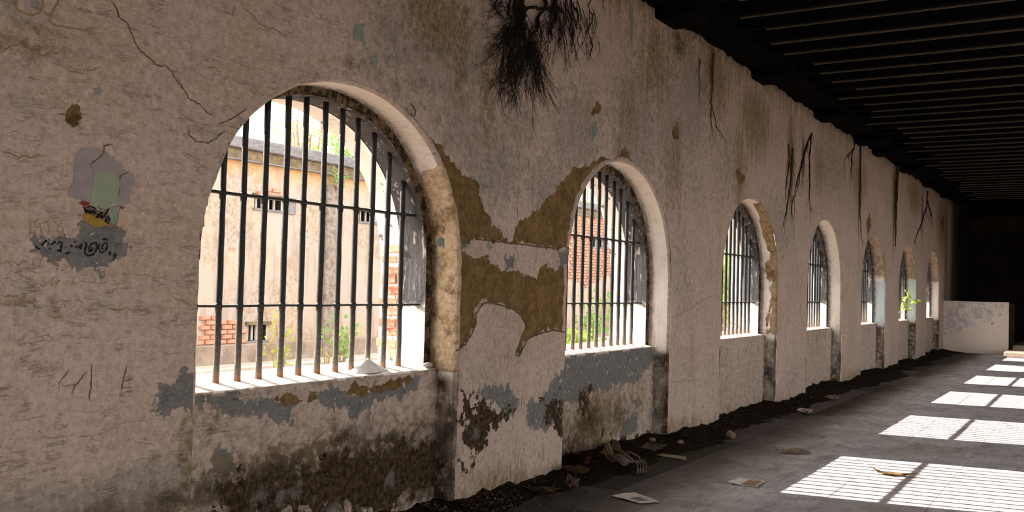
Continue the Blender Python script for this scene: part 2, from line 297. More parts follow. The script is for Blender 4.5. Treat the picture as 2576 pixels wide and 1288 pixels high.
for i, j in zip(*np.where(snap)):
    k = int(np.argmin([abs(GX[i, j]-c) for c in XC])); u = GX[i, j]-XC[k]; z_ = GZ[i, j]; sg = 1 if u > 0 else -1
    e = EDGE+float(chip(k, np.array([z_+sg*5]))[0])
    if z_ < SPR: SX[i, j] = XC[k]+sg*(AH+e)
    else:
        dz = z_-SPR; r = (abs(u/(AH+e))**ARCH_N+abs(dz/(ARCH_B+e))**ARCH_N)**(1/ARCH_N)
        SX[i, j] = XC[k]+u/r; SZ[i, j] = SPR+dz/r
# broken top edge under the ceiling
topn = .05*fbm(xs*3.1, xs*0+2.2, 4)+.03*fbm(xs*11, xs*0+5, 2)
FX, FZ = SX.ravel(), SZ.ravel(); idx = np.arange(nx*nz).reshape(nx, nz)
keep = ~(inside & ~snap); a, b, c_, d = (idx[:-1, :-1], idx[1:, :-1], idx[1:, 1:], idx[:-1, 1:])
kk = keep[:-1, :-1] & keep[1:, :-1] & keep[1:, 1:] & keep[:-1, 1:]
kk &= ~(snap[:-1, :-1] & snap[1:, :-1] & snap[1:, 1:] & snap[:-1, 1:])
ztop = (ZTOP-.04+topn)[:, None]*np.ones_like(GZ); over = SZ > ztop; SZ = np.where(over, ztop, SZ); FZ = SZ.ravel()
kk &= ~(over[:-1, :-1] & over[1:, :-1] & over[1:, 1:] & over[:-1, 1:])
quads = np.stack([a[kk], b[kk], c_[kk], d[kk]], 1); used = np.unique(quads); rm = np.full(nx*nz, -1); rm[used] = np.arange(len(used))
FX, FZ = FX[used], FZ[used]; FY = wall_y(FX, FZ)
near_edge = snap.ravel()[used]; FY = np.where(near_edge, np.minimum(FY, .004), FY)
me = mesh('wall_left', np.stack([FX, FY, FZ], 1), rm[quads]); WP = np.stack([FX, FZ], 1)
grey = blobs(FX, FZ, GREY); olive = blobs(FX, FZ, OLIVE); grime = blobs(FX, FZ, GRIME_SHADE)
olive = np.maximum(olive, .75*np.clip((FZ-3.5)/.6, 0, 1)*(FX > 7)); grime = np.maximum(grime, .9*np.clip((FX-28.4)/1.2, 0, 1))  # far end of the wall darkened in colour to paint its shade
olive = np.maximum(olive, .7*np.exp(-FZ/.14)); grime = np.maximum(grime, .55*np.exp(-FZ/.05)+.55*np.clip((FZ-4.02)/.15, 0, 1)*(FX > 7))
setattrs(me, brown=sdf_many(WP, BROWN, .3), blue=sdf_many(WP, BLUE, .3), damp=sdf_many(WP, DAMP, .3), white=sdf_many(WP, WHITE, .3), grey=grey, olive=olive, grime=grime)
wall = link('wall_left', me, M['plaster'], None, True)
tag(wall, 'long peeling plaster wall pierced by seven barred arched openings', 'wall', kind='structure')

# reveals: a strip swept round each opening, floor to floor
def loop_pts(off, n_arch=72, z0=-.02):
    P = []
    for z_ in np.linspace(z0, SPR, 34)[:-1]: P.append((-(AH+off), z_))
    for t in np.linspace(math.pi, 0, n_arch):
        cx, sx = math.cos(t), math.sin(t); r = (abs(cx)**ARCH_N+abs(sx)**ARCH_N)**(-1/ARCH_N)
        P.append(((AH+off)*cx*r, SPR+(ARCH_B+off)*sx*r))
    for z_ in np.linspace(SPR, z0, 34)[1:]: P.append((AH+off, z_))
    return np.array(P)
def sweep(prof, k, xc, z0=-.02, jitter=0.0, chips=False):
    V = []; n = None
    for j, (off, Y) in enumerate(prof):
        L = loop_pts(off, 72, z0); n = len(L)
        jx = jitter*fbm(L[:, 1]*6+k*7, np.full(n, Y*8.0)+np.sign(L[:, 0])*3, 3)
        ex = chip(k, L[:, 1]+np.sign(L[:, 0])*5) if chips and Y < .03 else 0
        sgn = np.sign(L[:, 0]); dirx = np.where(L[:, 1] <= SPR, sgn, L[:, 0]/AH); dirz = np.where(L[:, 1] <= SPR, 0, (L[:, 1]-SPR)/ARCH_B)
        V.append(np.stack([xc+L[:, 0]+dirx*(jx+ex), np.full(n, Y)+.3*jx, L[:, 1]+dirz*(jx+ex)], 1))
    m_ = len(prof); V = np.concatenate(V)
    F = [(j*n+i, j*n+i+1, (j+1)*n+i+1, (j+1)*n+i) for j in range(m_-1) for i in range(n-1)]
    return V, F
STEP = .06
for k, xc in enumerate(XC):
    prof = [(.11, .05), (.05, .016), (EDGE, .000), (.007, .004), (.0, .016), (0, .04), (0, .07), (0, .10), (0, .13), (0, .16), (0, .19), (0, .225)]
    V, F = sweep(prof, k, xc, jitter=.008, chips=True); me = mesh('reveal', V, F)
    u = V[:, 0]-xc; Y = V[:, 1]; Z = V[:, 2]; right = u > 0
    br = np.full(len(V), -1.0); wt = np.full(len(V), .25); gm = np.clip((Y-.15)/.05, 0, 1)*.55; pl = np.full(len(V), -1.0); ol = np.zeros(len(V)); tn = np.zeros(len(V))
    gm = np.maximum(gm, np.clip((.90-Z)/.05, 0, 1)*(.62+.45*fbm(Z*5, Y*9+k, 3)))
    if k == 1: br = np.where(right, np.clip(2.22+.35*(.1-Y)+.10*fbm(Z*6, Y*9)-Z, -.3, .3), -1.0); br = np.where(Z < .93, -.2, br); tn = np.where(Z > .9, 1.0, 0.0)  # tan lightens the brown here, painting in the skylight on this reveal
    if k == 3: br = np.where((u > .25) & (Z > .9), np.clip(.115-Y+.13*fbm(Z*5, Y*14, 4)-np.clip(.8-u, 0, 1)*.12, -.3, .3)*1.2, -1.0); tn = np.full(len(V), .45)
    if k in (5, 6, 7): pl = np.where(right & (Z > .9), np.clip(1.85-.1*(k == 5)-Z, -.3, .3), -1.0); wt = np.where(Z > 1.85, -.1, wt); ol = np.where(Z > 1.8, .6, 0)
    if k == 7: pl = np.full(len(V), -1.0)
    wt = np.where(Y < .022, -.2, wt)
    setattrs(me, brown=br, white=wt, grime=gm, pale=pl, olive=ol, tan=tn)
    link('reveal', me, M['plaster'], wall, True)
    # exterior face round the opening so that the wall is solid from the court as well
for k in range(len(XC)-1):
    x0, x1 = XC[k]+AH, XC[k+1]-AH
    MB().box(x0, x1, TH-.02, TH, -.3, 4.3).build('outer_pier', M['outer'], wall)
mb = MB()
for xc in XC:
    us = np.linspace(-AH, AH, 41); hs = arch_h(us, -.02)
    for i in range(40): mb.add([(xc+us[i], TH, hs[i]), (xc+us[i+1], TH, hs[i+1]), (xc+us[i+1], TH, 4.3), (xc+us[i], TH, 4.3)], [(0, 1, 2, 3)])
mb.build('outer_spandrel', M['outer'], wall)
MB().box(-3, XC[0]-AH, TH-.02, TH, -.3, 4.3).build('outer_pier', M['outer'], wall); MB().box(XC[-1]+AH, XEND, TH-.02, TH, -.3, 4.3).build('outer_pier', M['outer'], wall)

# aprons with their sills
AB = {1: dict(
 blue=[[(500,1000),(600,1000),(640,1008),(690,1010),(680,1030),(600,1040),(545,1022),(505,1010)],[(680,1030),(740,1012),(735,1046),(695,1058),(676,1052)],[(810,990),(860,988),(930,990),(1000,972),(1040,950),(1048,962),(1010,990),(930,1022),(885,1040),(870,1015),(812,1012)],
  [(540,1150),(580,1148),(590,1170),(560,1190),(536,1180)],[(700,1165),(760,1150),(752,1172),(702,1178)],[(600,1220),(700,1200),(690,1280),(600,1290)],[(1025,1110),(1045,1110),(1040,1160),(1020,1165)],[(960,1110),(985,1102),(980,1115)]],
 brown=[[(690,995),(740,992),(800,990),(780,1010),(720,1020),(690,1010)],[(872,988),(900,966),(970,960),(1034,940),(1038,958),(1000,975),(950,990),(905,998)]],
 damp=[[(560,1225),(640,1190),(760,1170),(880,1130),(1000,1115),(1090,1105),(1100,1130),(1080,1190),(1030,1250),(1000,1300),(540,1300)],[(740,1220),(900,1190),(980,1200),(900,1300),(720,1300)],[(1090,1180),(1112,1130),(1112,1180),(1080,1220),(1066,1210)]],
 grime=[(700,1220,.6,.20,1),(900,1180,.7,.24,1),(1060,1180,.5,.27,1),(860,1100,.25,.08,.8),(560,1230,.4,.12,.8),(980,1110,.5,.09,.8),(1080,1070,.3,.06,.6)], olive=[(760,1140,.6,.10,.8),(640,1150,.5,.06,.8),(1050,1060,.3,.08,.7),(530,1060,.3,.15,.5)]),
 2: dict(blue=[[(1420,905),(1470,892),(1540,884),(1640,872),(1642,905),(1620,935),(1600,960),(1560,965),(1520,975),(1480,985),(1420,1010)],[(1570,1060),(1605,1045),(1600,1080),(1560,1100)],[(1590,1010),(1612,1012),(1608,1025)],[(1420,1130),(1440,1125),(1440,1165),(1420,1175)]],
 damp=[[(1455,990),(1485,980),(1482,1040),(1465,1060)],[(1510,1060),(1520,1058),(1518,1100),(1508,1100)],[(1430,1150),(1640,1085),(1645,1110),(1430,1185)]], brown=[],
 grime=[(1480,1060,.35,.25,.8),(1440,1120,.4,.2,.8),(1560,1040,.3,.2,.55)], olive=[(1500,1060,.8,.35,1),(1600,1000,.5,.3,.6)])}
for k, xc in enumerate(XC):
    n_ = 110 if k in (1, 2) else 36; rows = 48 if k in (1, 2) else 24
    X = np.linspace(xc-AH-.02, xc+AH+.02, n_); prof = [(SETB, z_) for z_ in np.linspace(-.02, .895, rows)]+[(SETB+.004, .911), (SETB+.018, .919), (.20, .926), (.25, .935), (.30, .944), (.40, .948), (.5, .95), (.64, .95)]
    Yp = np.array([p[0] for p in prof]); Zp = np.array([p[1] for p in prof]); AX, J = np.meshgrid(X, np.arange(len(prof)), indexing='ij')
    AY = Yp[J]; AZ = Zp[J]; front = AZ < .905
    AY = AY+np.where(front, .008*fbm(AX*3+k*9, AZ*4, 3)+.004*fbm(AX*14, AZ*14+k, 2), 0); AZ = AZ+np.where(front, 0, .006*fbm(AX*9+k, AY*20, 3))
    V = np.stack([AX, AY, AZ], 2).reshape(-1, 3); m_ = len(prof); F = [(i*m_+j, (i+1)*m_+j, (i+1)*m_+j+1, i*m_+j+1) for i in range(n_-1) for j in range(m_-1)]
    me = mesh('apron', V, F); d = AB.get(k, {}); P2 = V[:, [0, 2]]; isf = V[:, 2] < .912
    q = lambda nm: np.where(isf, sdf_many(P2, [rough_poly(wp(p, SETB), 2, .1, 3) for p in d.get(nm, [])], .3), -1)
    gm = blobs(V[:, 0], V[:, 2], d.get('grime', []), SETB); ol = blobs(V[:, 0], V[:, 2], d.get('olive', []), SETB)
    ol = np.maximum(ol, .7*np.exp(-V[:, 2]/.15)); gm = np.maximum(gm, .6*np.exp(-np.maximum(V[:, 2], 0)/.06)); gm = np.maximum(gm, .7*np.exp(-(xc+AH-V[:, 0])/.05)*isf)
    if k > 2: ol = np.maximum(ol, .5*np.clip(fbm(V[:, 0]*2.3+k, V[:, 2]*1.2)*2, 0, 1)); gm = gm+.3*np.clip(fbm(V[:, 0]*2+k*5, V[:, 2]*1.2), 0, 1)
    setattrs(me, blue=q('blue'), brown=q('brown'), damp=q('damp'), white=np.where(isf, -1, .3), grime=gm*isf, olive=ol*isf, grey=np.full(len(V), .35)*isf)
    link('apron', me, M['plaster'], wall, True)

# ------------------------------------------------------------------ windows
BAR_Y, BAR_R = .30, .0172
words = ['nearest and largest, facing a courtyard facade', 'second from the camera, brick facade and plants behind it', 'third from the camera, with a brown eroded edge', 'fourth from the camera, with clean white reveal', 'fifth from the camera, pale blue reveal', 'sixth from the camera, leafy sprig growing through', 'last and smallest, beside the low partition']
bar_me = {}
for k in range(1, 8):
    xc = XC[k]; win = empty(f'window_{k}', (xc, .3, .93))
    tag(win, 'barred arched window opening, '+words[k-1], 'window', kind='structure')
    V, F = sweep([(0.004, .222), (-.02, .222), (-STEP+.004, .224), (-STEP, .228)], k+20, xc, z0=.90, jitter=.010); link('rebate', mesh('rebate', V, F), M['rebate'], win)
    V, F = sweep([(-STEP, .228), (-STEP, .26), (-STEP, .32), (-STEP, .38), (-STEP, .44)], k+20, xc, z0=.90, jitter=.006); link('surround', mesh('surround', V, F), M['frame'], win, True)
    V, F = sweep([(-STEP, .44), (-STEP+.008, .445), (-STEP+.008, .5), (-STEP+.008, .56), (-STEP+.008, TH+.01)], k+40, xc, z0=.90, jitter=.008); link('outer_reveal', mesh('outer_reveal', V, F), M['outer'], win, True)
    for b in range(12):
        x = xc-.847+.1515*b+random.uniform(-.006, .006); ht = float(arch_h(x-xc, -STEP)); zb = .937
        if abs(x-xc) > AH-STEP-.02: continue
        n = 14; dxt = random.uniform(-.006, .006); pts = []; rad = []
        for i in range(n+1):
            t = i/n; pts.append((x+dxt*t+random.uniform(-.0012, .0012), BAR_Y+random.uniform(-.0012, .0012), zb+(ht+.01-zb)*t)); rad.append(BAR_R*random.uniform(.95, 1.05)*(1.12 if i == 0 else 1))
        mb = MB().tube(pts, rad, 10)
        o = mb.build('bar', M['bar'], win, True)
        for cz in (1.345, 1.942):
            if cz < ht-.03: MB().tube([(x, BAR_Y, cz-.034), (x, BAR_Y, cz-.012), (x, BAR_Y, cz+.008), (x, BAR_Y, cz+.016)], [BAR_R*.98, BAR_R*1.13, BAR_R*1.13, BAR_R*.98], 10).build('collar', M['bar'], o, True)
    for cz, hy, hz in ((1.345, .025, .0058), (1.942, .023, .0068)):
        hw = AH-STEP+.02 if cz < SPR else (AH-STEP)*(1-((cz-SPR)/(ARCH_B-STEP))**ARCH_N)**(1/ARCH_N)+.02
        mb = MB(); n = 24; prev = None; ring = []
        for i in range(n+1):
            x = xc-hw+2*hw*i/n; dz = .0012*math.sin(i*.8+k); ring += [(x, BAR_Y-hy, cz-hz+dz), (x, BAR_Y+hy, cz-hz+dz), (x, BAR_Y+hy, cz+hz+dz), (x, BAR_Y-hy, cz+hz+dz)]
        F = [(i*4+q, i*4+(q+1) % 4, (i+1)*4+(q+1) % 4, (i+1)*4+q) for i in range(n) for q in range(4)]+[(0, 1, 2, 3), (n*4+3, n*4+2, n*4+1, n*4)]
        mb.add(ring, F).build('crossbar', M['bar'], win)
# broken brick edge of the first opening's outer reveal
g = G('sunlit_red_brick', .9, .1); n = g.noise(g.pos, 18, 6, .7); rd = g.rand(); c = g.mix(rd, (.50, .15, .085), (.62, .30, .19)); c = g.mix(g.step(n, .52, .66), c, (.72, .58, .46)); g.col(c); g.bump(n, .6, .01); M['brick'] = g.m
bm_ = MB().box(-.035, .035, -.085, .085, -.029, .029, .006); bme = mesh('brick', bm_.V, bm_.F); bme.materials.append(M['brick'])
w1 = bpy.data.objects['window_1']; xj = XC[1]+AH-STEP
for r in range(16):
    o = link('brick', bme, None, None); o.parent = w1; o.matrix_parent_inverse = Matrix.Translation(w1.location).inverted()
    o.location = (xj+.026+random.uniform(-.006, .006), .535+(.012 if r % 2 else -.012), 1.0+r*.072+random.uniform(-.005, .005)); o.rotation_euler = (random.uniform(-.06, .06), 0, random.uniform(-.12, .12)); o.scale = (1, random.uniform(.7, 1.05), random.uniform(.75, 1.1))
# things on the sill
def heap(name, x, y, z, rx, ry, h, m, seed=0):
    V = [(x, y, z+h)]; F = []; n = 18; rings = 6
    for j in range(1, rings+1):
        for i in range(n):
            a = 2*math.pi*i/n; t = j/rings; rr = t*(1+.18*float(fbm(np.array([math.cos(a)*1.5+seed]), np.array([math.sin(a)*1.5]))[0]))
            V.append((x+rx*rr*math.cos(a), y+ry*rr*math.sin(a), z+h*(1-t)**1.25+random.uniform(-.002, .002)))
    for i in range(n): F.append((0, 1+i, 1+(i+1) % n))
    for j in range(rings-1):
        for i in range(n): F.append((1+j*n+i, 1+(j+1)*n+i, 1+(j+1)*n+(i+1) % n, 1+j*n+(i+1) % n))
    return link(name, mesh(name, V, F), m, None, True)
p = onY(925, 925, .26)
tag(heap('lime_heap', p[0], .262, .929, .21, .075, .085, M['limecap']), 'small white heap of lime dust on the sill of the nearest window', 'heap')
def rock(name, c, r, m, seed=0, parent=None):
    bm = bmesh.new(); bmesh.ops.create_icosphere(bm, subdivisions=2, radius=1); rg = np.random.default_rng(seed)
    ax = rg.normal(size=(9, 3)); ax /= np.linalg.norm(ax, axis=1)[:, None]; lim = rg.uniform(.62, .95, 9)
    for v in bm.verts:
        q = np.array(v.co)
        for a_, l_ in zip(ax, lim):
            dd = q@a_
            if dd > l_: q = q-a_*(dd-l_)
        v.co = q*np.array(r)
    zmin = min(v.co.z for v in bm.verts)
    for v in bm.verts: v.co = (v.co.x+c[0], v.co.y+c[1], v.co.z-zmin+c[2]-.004)
    me = bpy.data.meshes.new(name); bm.to_mesh(me); bm.free(); return link(name, me, m, parent)
p = onY(1118, 912, .2)
M['stone'] = simple('pale_grey_stone', (.42, .39, .36), (.22, .19, .16), 14)
tag(rock('stone_chunk', (XC[1]+AH-.05, .195, .928), (.045, .03, .022), M['stone'], 3), 'small grey stone lying at the right end of the nearest sill', 'stone')

# ------------------------------------------------------------------ floor, ceiling, other walls, partition
TX, TY, TX0, TY0 = .69, .665, 7.105, -1.272
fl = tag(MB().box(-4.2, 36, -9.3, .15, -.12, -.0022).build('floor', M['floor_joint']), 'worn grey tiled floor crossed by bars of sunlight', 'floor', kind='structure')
ti = MB().box(-TX/2+.0035, TX/2-.0035, -TY/2+.0035, TY/2-.0035, -.02, 0, .0015); tme = mesh('tile', ti.V, ti.F); tme.materials.append(M['tile'])
i0, i1, j0, j1 = -5, 22, -4, 2
for i in range(i0, i1):
    for j in range(j0, j1):
        o = link('tile', tme, None, fl); o.matrix_parent_inverse = Matrix()
        o.location = (TX0+TX*(i+.5), TY0+TY*(j+.5), random.uniform(-.0015, .0005)); o.rotation_euler = (random.uniform(-.001, .001), random.uniform(-.001, .001), random.uniform(-.004, .004)+(math.pi if random.random() < .5 else 0))
xa, xb, ya, yb = TX0+TX*i0, TX0+TX*i1, TY0+TY*j0, TY0+TY*j1
mb = MB()
for (x0, x1, y0, y1) in ((-4.2, xa, -9.3, .15), (xb, 36, -9.3, .15), (xa, xb, -9.3, ya), (xa, xb, yb, .15)):
    if y1 > y0: mb.box(x0, x1, y0, y1, -.02, -.001)
mb.build('worn_tiling', M['tile'], fl)

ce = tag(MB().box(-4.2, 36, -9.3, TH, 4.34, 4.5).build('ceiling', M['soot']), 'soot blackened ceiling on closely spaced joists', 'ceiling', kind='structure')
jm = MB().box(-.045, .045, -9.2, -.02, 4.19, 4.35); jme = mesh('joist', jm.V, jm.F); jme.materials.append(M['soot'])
em = MB().box(.022, .046, -8.7, -.42, 4.174, 4.192); eme = mesh('joist_edge', em.V, em.F); eme.materials.append(M['flange'])
for k in range(46):
    x = 4.0+.555*k+random.uniform(-.03, .03)
    o = link('joist', jme, None, ce); o.matrix_parent_inverse = Matrix(); o.location = (x, 0, 0)
    e = link('joist_edge', eme, None, o); e.matrix_parent_inverse = Matrix(); e.location = (0, -random.uniform(0, .45), random.uniform(-.004, .004)); e.rotation_euler = (0, 0, random.uniform(-.0015, .0015))
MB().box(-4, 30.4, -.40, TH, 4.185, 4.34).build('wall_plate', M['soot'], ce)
for x in (8.55, 11.45, 14.4, 17.0, 18.5, 21.2, 24.2, 27.0):
    MB().box(x-.25, x+.25, -.42, .3, 4.07, 4.2, .02).build('corbel', M['soot'], ce)
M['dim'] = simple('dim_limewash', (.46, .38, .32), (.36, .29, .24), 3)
M['dark'] = simple('shade_dark_plaster', (.030, .021, .016), (.016, .011, .009), 2.5)  # near-black colour paints the unlit depth of the far end
# the veranda side: piers under a beam, open to daylight
wr = tag(MB().box(-4.2, 36, -9.5, -9.1, 2.85, 4.4).build('wall_right', M['dim']), 'open veranda side of the hall with square piers', 'wall', kind='structure')
for k in range(9): MB().box(-4.2+3.6*k, -3.4+3.6*k, -9.5, -9.1, -.1, 3.8, .02).build('pier', M['dim'], wr)
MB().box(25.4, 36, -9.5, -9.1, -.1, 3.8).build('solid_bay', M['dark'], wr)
tag(MB().box(-8, 40, -40, -9.1, -.45, -.15).build('yard_ground', simple('yard_earth', (.24, .18, .13), (.17, .12, .09), 2)), 'bare earth yard on the veranda side', 'ground', kind='structure')
tag(MB().box(-4.4, -4.2, -9.5, TH, -.1, 4.4).build('wall_back', M['dim']), 'plain plaster end wall behind the viewer', 'wall', kind='structure')
wf = tag(MB().box(35.0, 35.3, -9.5, TH, -.1, 4.4).build('wall_far', M['dark']), 'end wall coloured near black for its deep shade', 'wall', kind='structure')
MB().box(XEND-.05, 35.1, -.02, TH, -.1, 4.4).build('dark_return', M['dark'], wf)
M['lintel'] = simple('dark_red_lintel', (.05, .022, .012), (.025, .012, .008), 4)
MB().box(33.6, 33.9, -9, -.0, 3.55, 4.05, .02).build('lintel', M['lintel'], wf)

# low partition across the hall
PX = 27.8
g = G('partition_limewash', .9, .15); n = g.noise(g.pos, 3, 7, .6); z = g.xyz(g.pos)[2]; yy = g.xyz(g.pos)[1]
n8 = g.noise(g.pos, 7, 8, .7)
edge = g.ma('ADD', g.ma('ADD', z, g.ma('MULTIPLY', yy, .42)), g.ma('MULTIPLY', g.ma('SUBTRACT', n, .5), .55))
c = g.mix(g.step(edge, .44, .455), (.82, .71, .63), g.mix(g.step(n8, .40, .58), (.52, .49, .52), (.82, .73, .66))); c = g.mix(g.ma('MULTIPLY', g.step(n8, .60, .68), g.step(z, .55, .75)), c, (.26, .19, .13)); g.col(c); g.bump(n8, .3, .01)
V = []; nY, nZ = 26, 20
pt = MB()
for side, x in ((0, PX), (1, PX+.16)):
    for i in range(nY+1):
        for j in range(nZ+1):
            V.append((x+.008*float(fbm(np.array([i*.4+side*9]), np.array([j*.4]))[0]), .05-1.60*i/nY, -.02+1.385*j/nZ+(0 if j < nZ else .006*float(fbm(np.array([i*.5]), np.array([1.0]))[0]))))
ix = lambda s_, i, j: s_*(nY+1)*(nZ+1)+i*(nZ+1)+j
F = [(ix(s_, i, j), ix(s_, i+1, j), ix(s_, i+1, j+1), ix(s_, i, j+1)) for s_ in (0, 1) for i in range(nY) for j in range(nZ)]
F += [(ix(0, i, nZ), ix(0, i+1, nZ), ix(1, i+1, nZ), ix(1, i, nZ)) for i in range(nY)]+[(ix(0, nY, j), ix(1, nY, j), ix(1, nY, j+1), ix(0, nY, j+1)) for j in range(nZ)]
part = tag(link('low_partition', mesh('low_partition', V, F), g.m), 'low whitewashed partition wall with lilac peeling, at the far end', 'partition', kind='structure')
MB().box(PX+.16, PX+.19, -1.68, -1.45, 0, 1.33, .01).build('end_cap', M['dark'], part)
M['step'] = simple('pale_step_stone', (.48, .37, .30), (.36, .27, .21), 5)
tag(MB().box(27.95, 30.5, -4.6, -1.62, -.01, .26, .03).build('platform', M['step']), 'raised tan plinth beyond the low partition', 'platform')
tag(MB().box(26.75, 27.75, -3.6, -1.52, -.005, .14, .03).build('stone_step', M['step']), 'sunlit pale stone step at the foot of the far plinth', 'step')

# ------------------------------------------------------------------ cracks, lettering and paint flakes on the wall
def wall_pts(P): return np.stack([P[:, 0], wall_y(P[:, 0], P[:, 1]), P[:, 1]], 1)
def resample(P, step):
    out = [P[0]]
    for a_, b_ in zip(P[:-1], P[1:]):
        n = max(1, int(np.hypot(*(b_-a_))/step))
        for i in range(1, n+1): out.append(a_+(b_-a_)*i/n)
    return np.array(out)
def chaikin(L, it=2):
    P = np.array(L, float)
    for _ in range(it):
        if len(P) < 3: break
        P = np.concatenate([P[:1], np.stack([.75*P[:-1]+.25*P[1:], .25*P[:-1]+.75*P[1:]], 1).reshape(-1, 2)[1:-1], P[-1:]])
    return [tuple(p) for p in P]
def ribbon(name, lines, width, m, jit=.004, parent=wall, lift=.0022, taper=True, step=.012, seed=0, smooth=False):
    """thin strip following the wall's relief; lines: lists of sight points"""
    rg = np.random.default_rng(seed+len(lines)); mb = MB()
    for L in lines:
        P = resample(wp(chaikin(L) if smooth else L), step); n = len(P)
        if n < 2: continue
        P = P+rg.normal(size=P.shape)*jit*.5+np.stack([fbm(np.arange(n)*.23+seed, np.full(n, 1.5), 2), fbm(np.arange(n)*.23, np.full(n, 4.5+seed), 2)], 1)*jit*2
        T = np.gradient(P, axis=0); T /= np.linalg.norm(T, axis=1)[:, None]+1e-9; N = np.stack([-T[:, 1], T[:, 0]], 1)
        wv = width*rg.uniform(.55, 1.25, n)
        if taper: wv *= np.clip(np.minimum(np.arange(n), n-1-np.arange(n))/3+.25, 0, 1)
        A = wall_pts(P+N*wv[:, None]/2); B = wall_pts(P-N*wv[:, None]/2); A[:, 1] -= lift; B[:, 1] -= lift
        mb.add(np.concatenate([A, B]), [(i, i+1, n+i+1, n+i) for i in range(n-1)])
    return mb.build(name, m, parent)
ribbon('crack_rim_shade', [[(275,0),(292,20),(298,42),(318,58),(330,90),(345,118),(370,142),(392,162),(412,163),(430,175),(445,205),(460,228),(480,250),(500,262),(520,285),(535,295)],[(470,318),(472,342),(490,356),(520,360),(545,345),(565,328)],[(545,315),(580,300),(600,285),(622,272)]], .0062, M['crack_rim_shade'])
ribbon('crack_rim_shade', [[(285,362),(262,370),(258,392),(240,405),(228,415),(232,424)],[(325,432),(300,445),(296,505)],[(205,285),(212,290)],[(140,288),(165,288)],[(183,312),(184,325)]], .008, M['crack_rim_shade'], seed=3)
ribbon('crack_rim_shade', [[(1030,258),(1044,280),(1040,295)],[(1195,447),(1203,466),(1209,500),(1218,532),(1238,558)],[(1160,622),(1190,600),(1290,612),(1395,626)],[(1148,882),(1166,870),(1184,842),(1198,815),(1197,790),(1212,766),(1232,760),(1290,777),(1312,793),(1326,822),(1308,855),(1299,892),(1306,896),(1327,853),(1350,842),(1390,830),(1425,836)]], .012, M['crack_rim_shade'], seed=5)  # first line a crack, the rest paint shadow rims along peeled plaster
ribbon('crack_rim_shade', [[(2380,625),(2400,630)],[(1880,310),(1860,350)],[(1690,800),(1790,745)],[(1690,960),(1760,955)],[(600,0),(650,60),(690,75),(720,95)],[(540,25),(580,38),(590,12)],[(0,745),(40,745),(60,760),(110,775)],[(265,780),(365,775)],[(430,745),(480,770)],[(0,375),(50,395),(120,387)],[(0,130),(30,118),(45,110),(70,120),(105,138),(128,127),(145,130),(165,118)],[(160,172),(200,187),(218,180),(250,165)]], .0055, M['crease'], jit=.008, seed=9)
# shallow scratches over the near pier
rg = np.random.default_rng(5); sc_lines = []
for i in range(90):
    x, y = rg.uniform(5, 560), rg.uniform(60, 1180); L = rg.uniform(8, 46)
    if 170 < x < 345 and 350 < y < 690: continue
    if x+L > 490 and y > 420: continue
    sc_lines.append([(x, y), (x+L*.5, y+rg.uniform(-6, 6)), (x+L, y+rg.uniform(-8, 8))])
for i in range(70):
    x, y = rg.uniform(700, 1700), rg.uniform(20, 420); L = rg.uniform(6, 24)
    if y > 190 and 560 < x < 1200: continue
    if y > 380 and x > 1400: continue
    sc_lines.append([(x, y), (x+L*rg.uniform(-.5, .8), y+L*.5), (x+L*rg.uniform(-.5, .8), y+L)])
for i in range(90):
    x = rg.uniform(1700, 2380); top = 60+(x-1700)*.63; y = rg.uniform(top+10, 600+(x-1700)*.1); L = rg.uniform(8, 40)*(2600-x)/900
    sc_lines.append([(x, y), (x+rg.uniform(-4, 4), y+L*.5), (x+rg.uniform(-5, 5), y+L)])
tag(ribbon('scratches', sc_lines, .0036, M['crease'], jit=.006, seed=11), kind='stuff')
ribbon('tally_scratch', [[(120,930),(114,942)],[(175,928),(155,955),(148,968),(150,982)],[(220,930),(190,970),(182,992)],[(230,915),(230,975),(226,995),(228,1010)],[(318,915),(308,975),(302,995)],[(300,990),(314,988)]], .006, M['crack_rim_shade'], seed=2)
def zoomed(L, ox, oy, s): return [[(ox+x*s, oy+y*s) for x, y in l] for l in L]
ribbon('scratched_letters', zoomed([[(385,0),(325,90),(345,180),(440,260),(560,305),(700,325),(800,310),(880,240),(925,150),(930,60),(915,0)],[(1260,0),(1225,120)],[(1190,100),(1170,220),(1095,300),(1080,400),(1110,510),(1220,560),(1400,590),(1600,615),(1760,645),(1900,640),(2030,590)],[(1650,200),(1760,205),(1850,240),(1980,280)]], 0, 0, .1165), .0085, M['scratch'], jit=.002, taper=False, seed=1, smooth=True, step=.008)
Z2 = 360/2318
ribbon('scratched_year', zoomed([[(420,105),(505,110),(495,230),(475,325)],[(660,60),(560,110),(565,200),(630,210),(660,100),(655,220),(685,330)],[(690,150),(770,90),(785,190),(810,300)],[(980,60),(880,45),(870,110),(960,170),(1030,220),(1010,290),(930,290),(930,220),(980,140),(990,70)],[(545,250),(585,262)]], 0, 540, Z2), .0036, M['scratch'], jit=.0008, seed=4, smooth=True, step=.005)
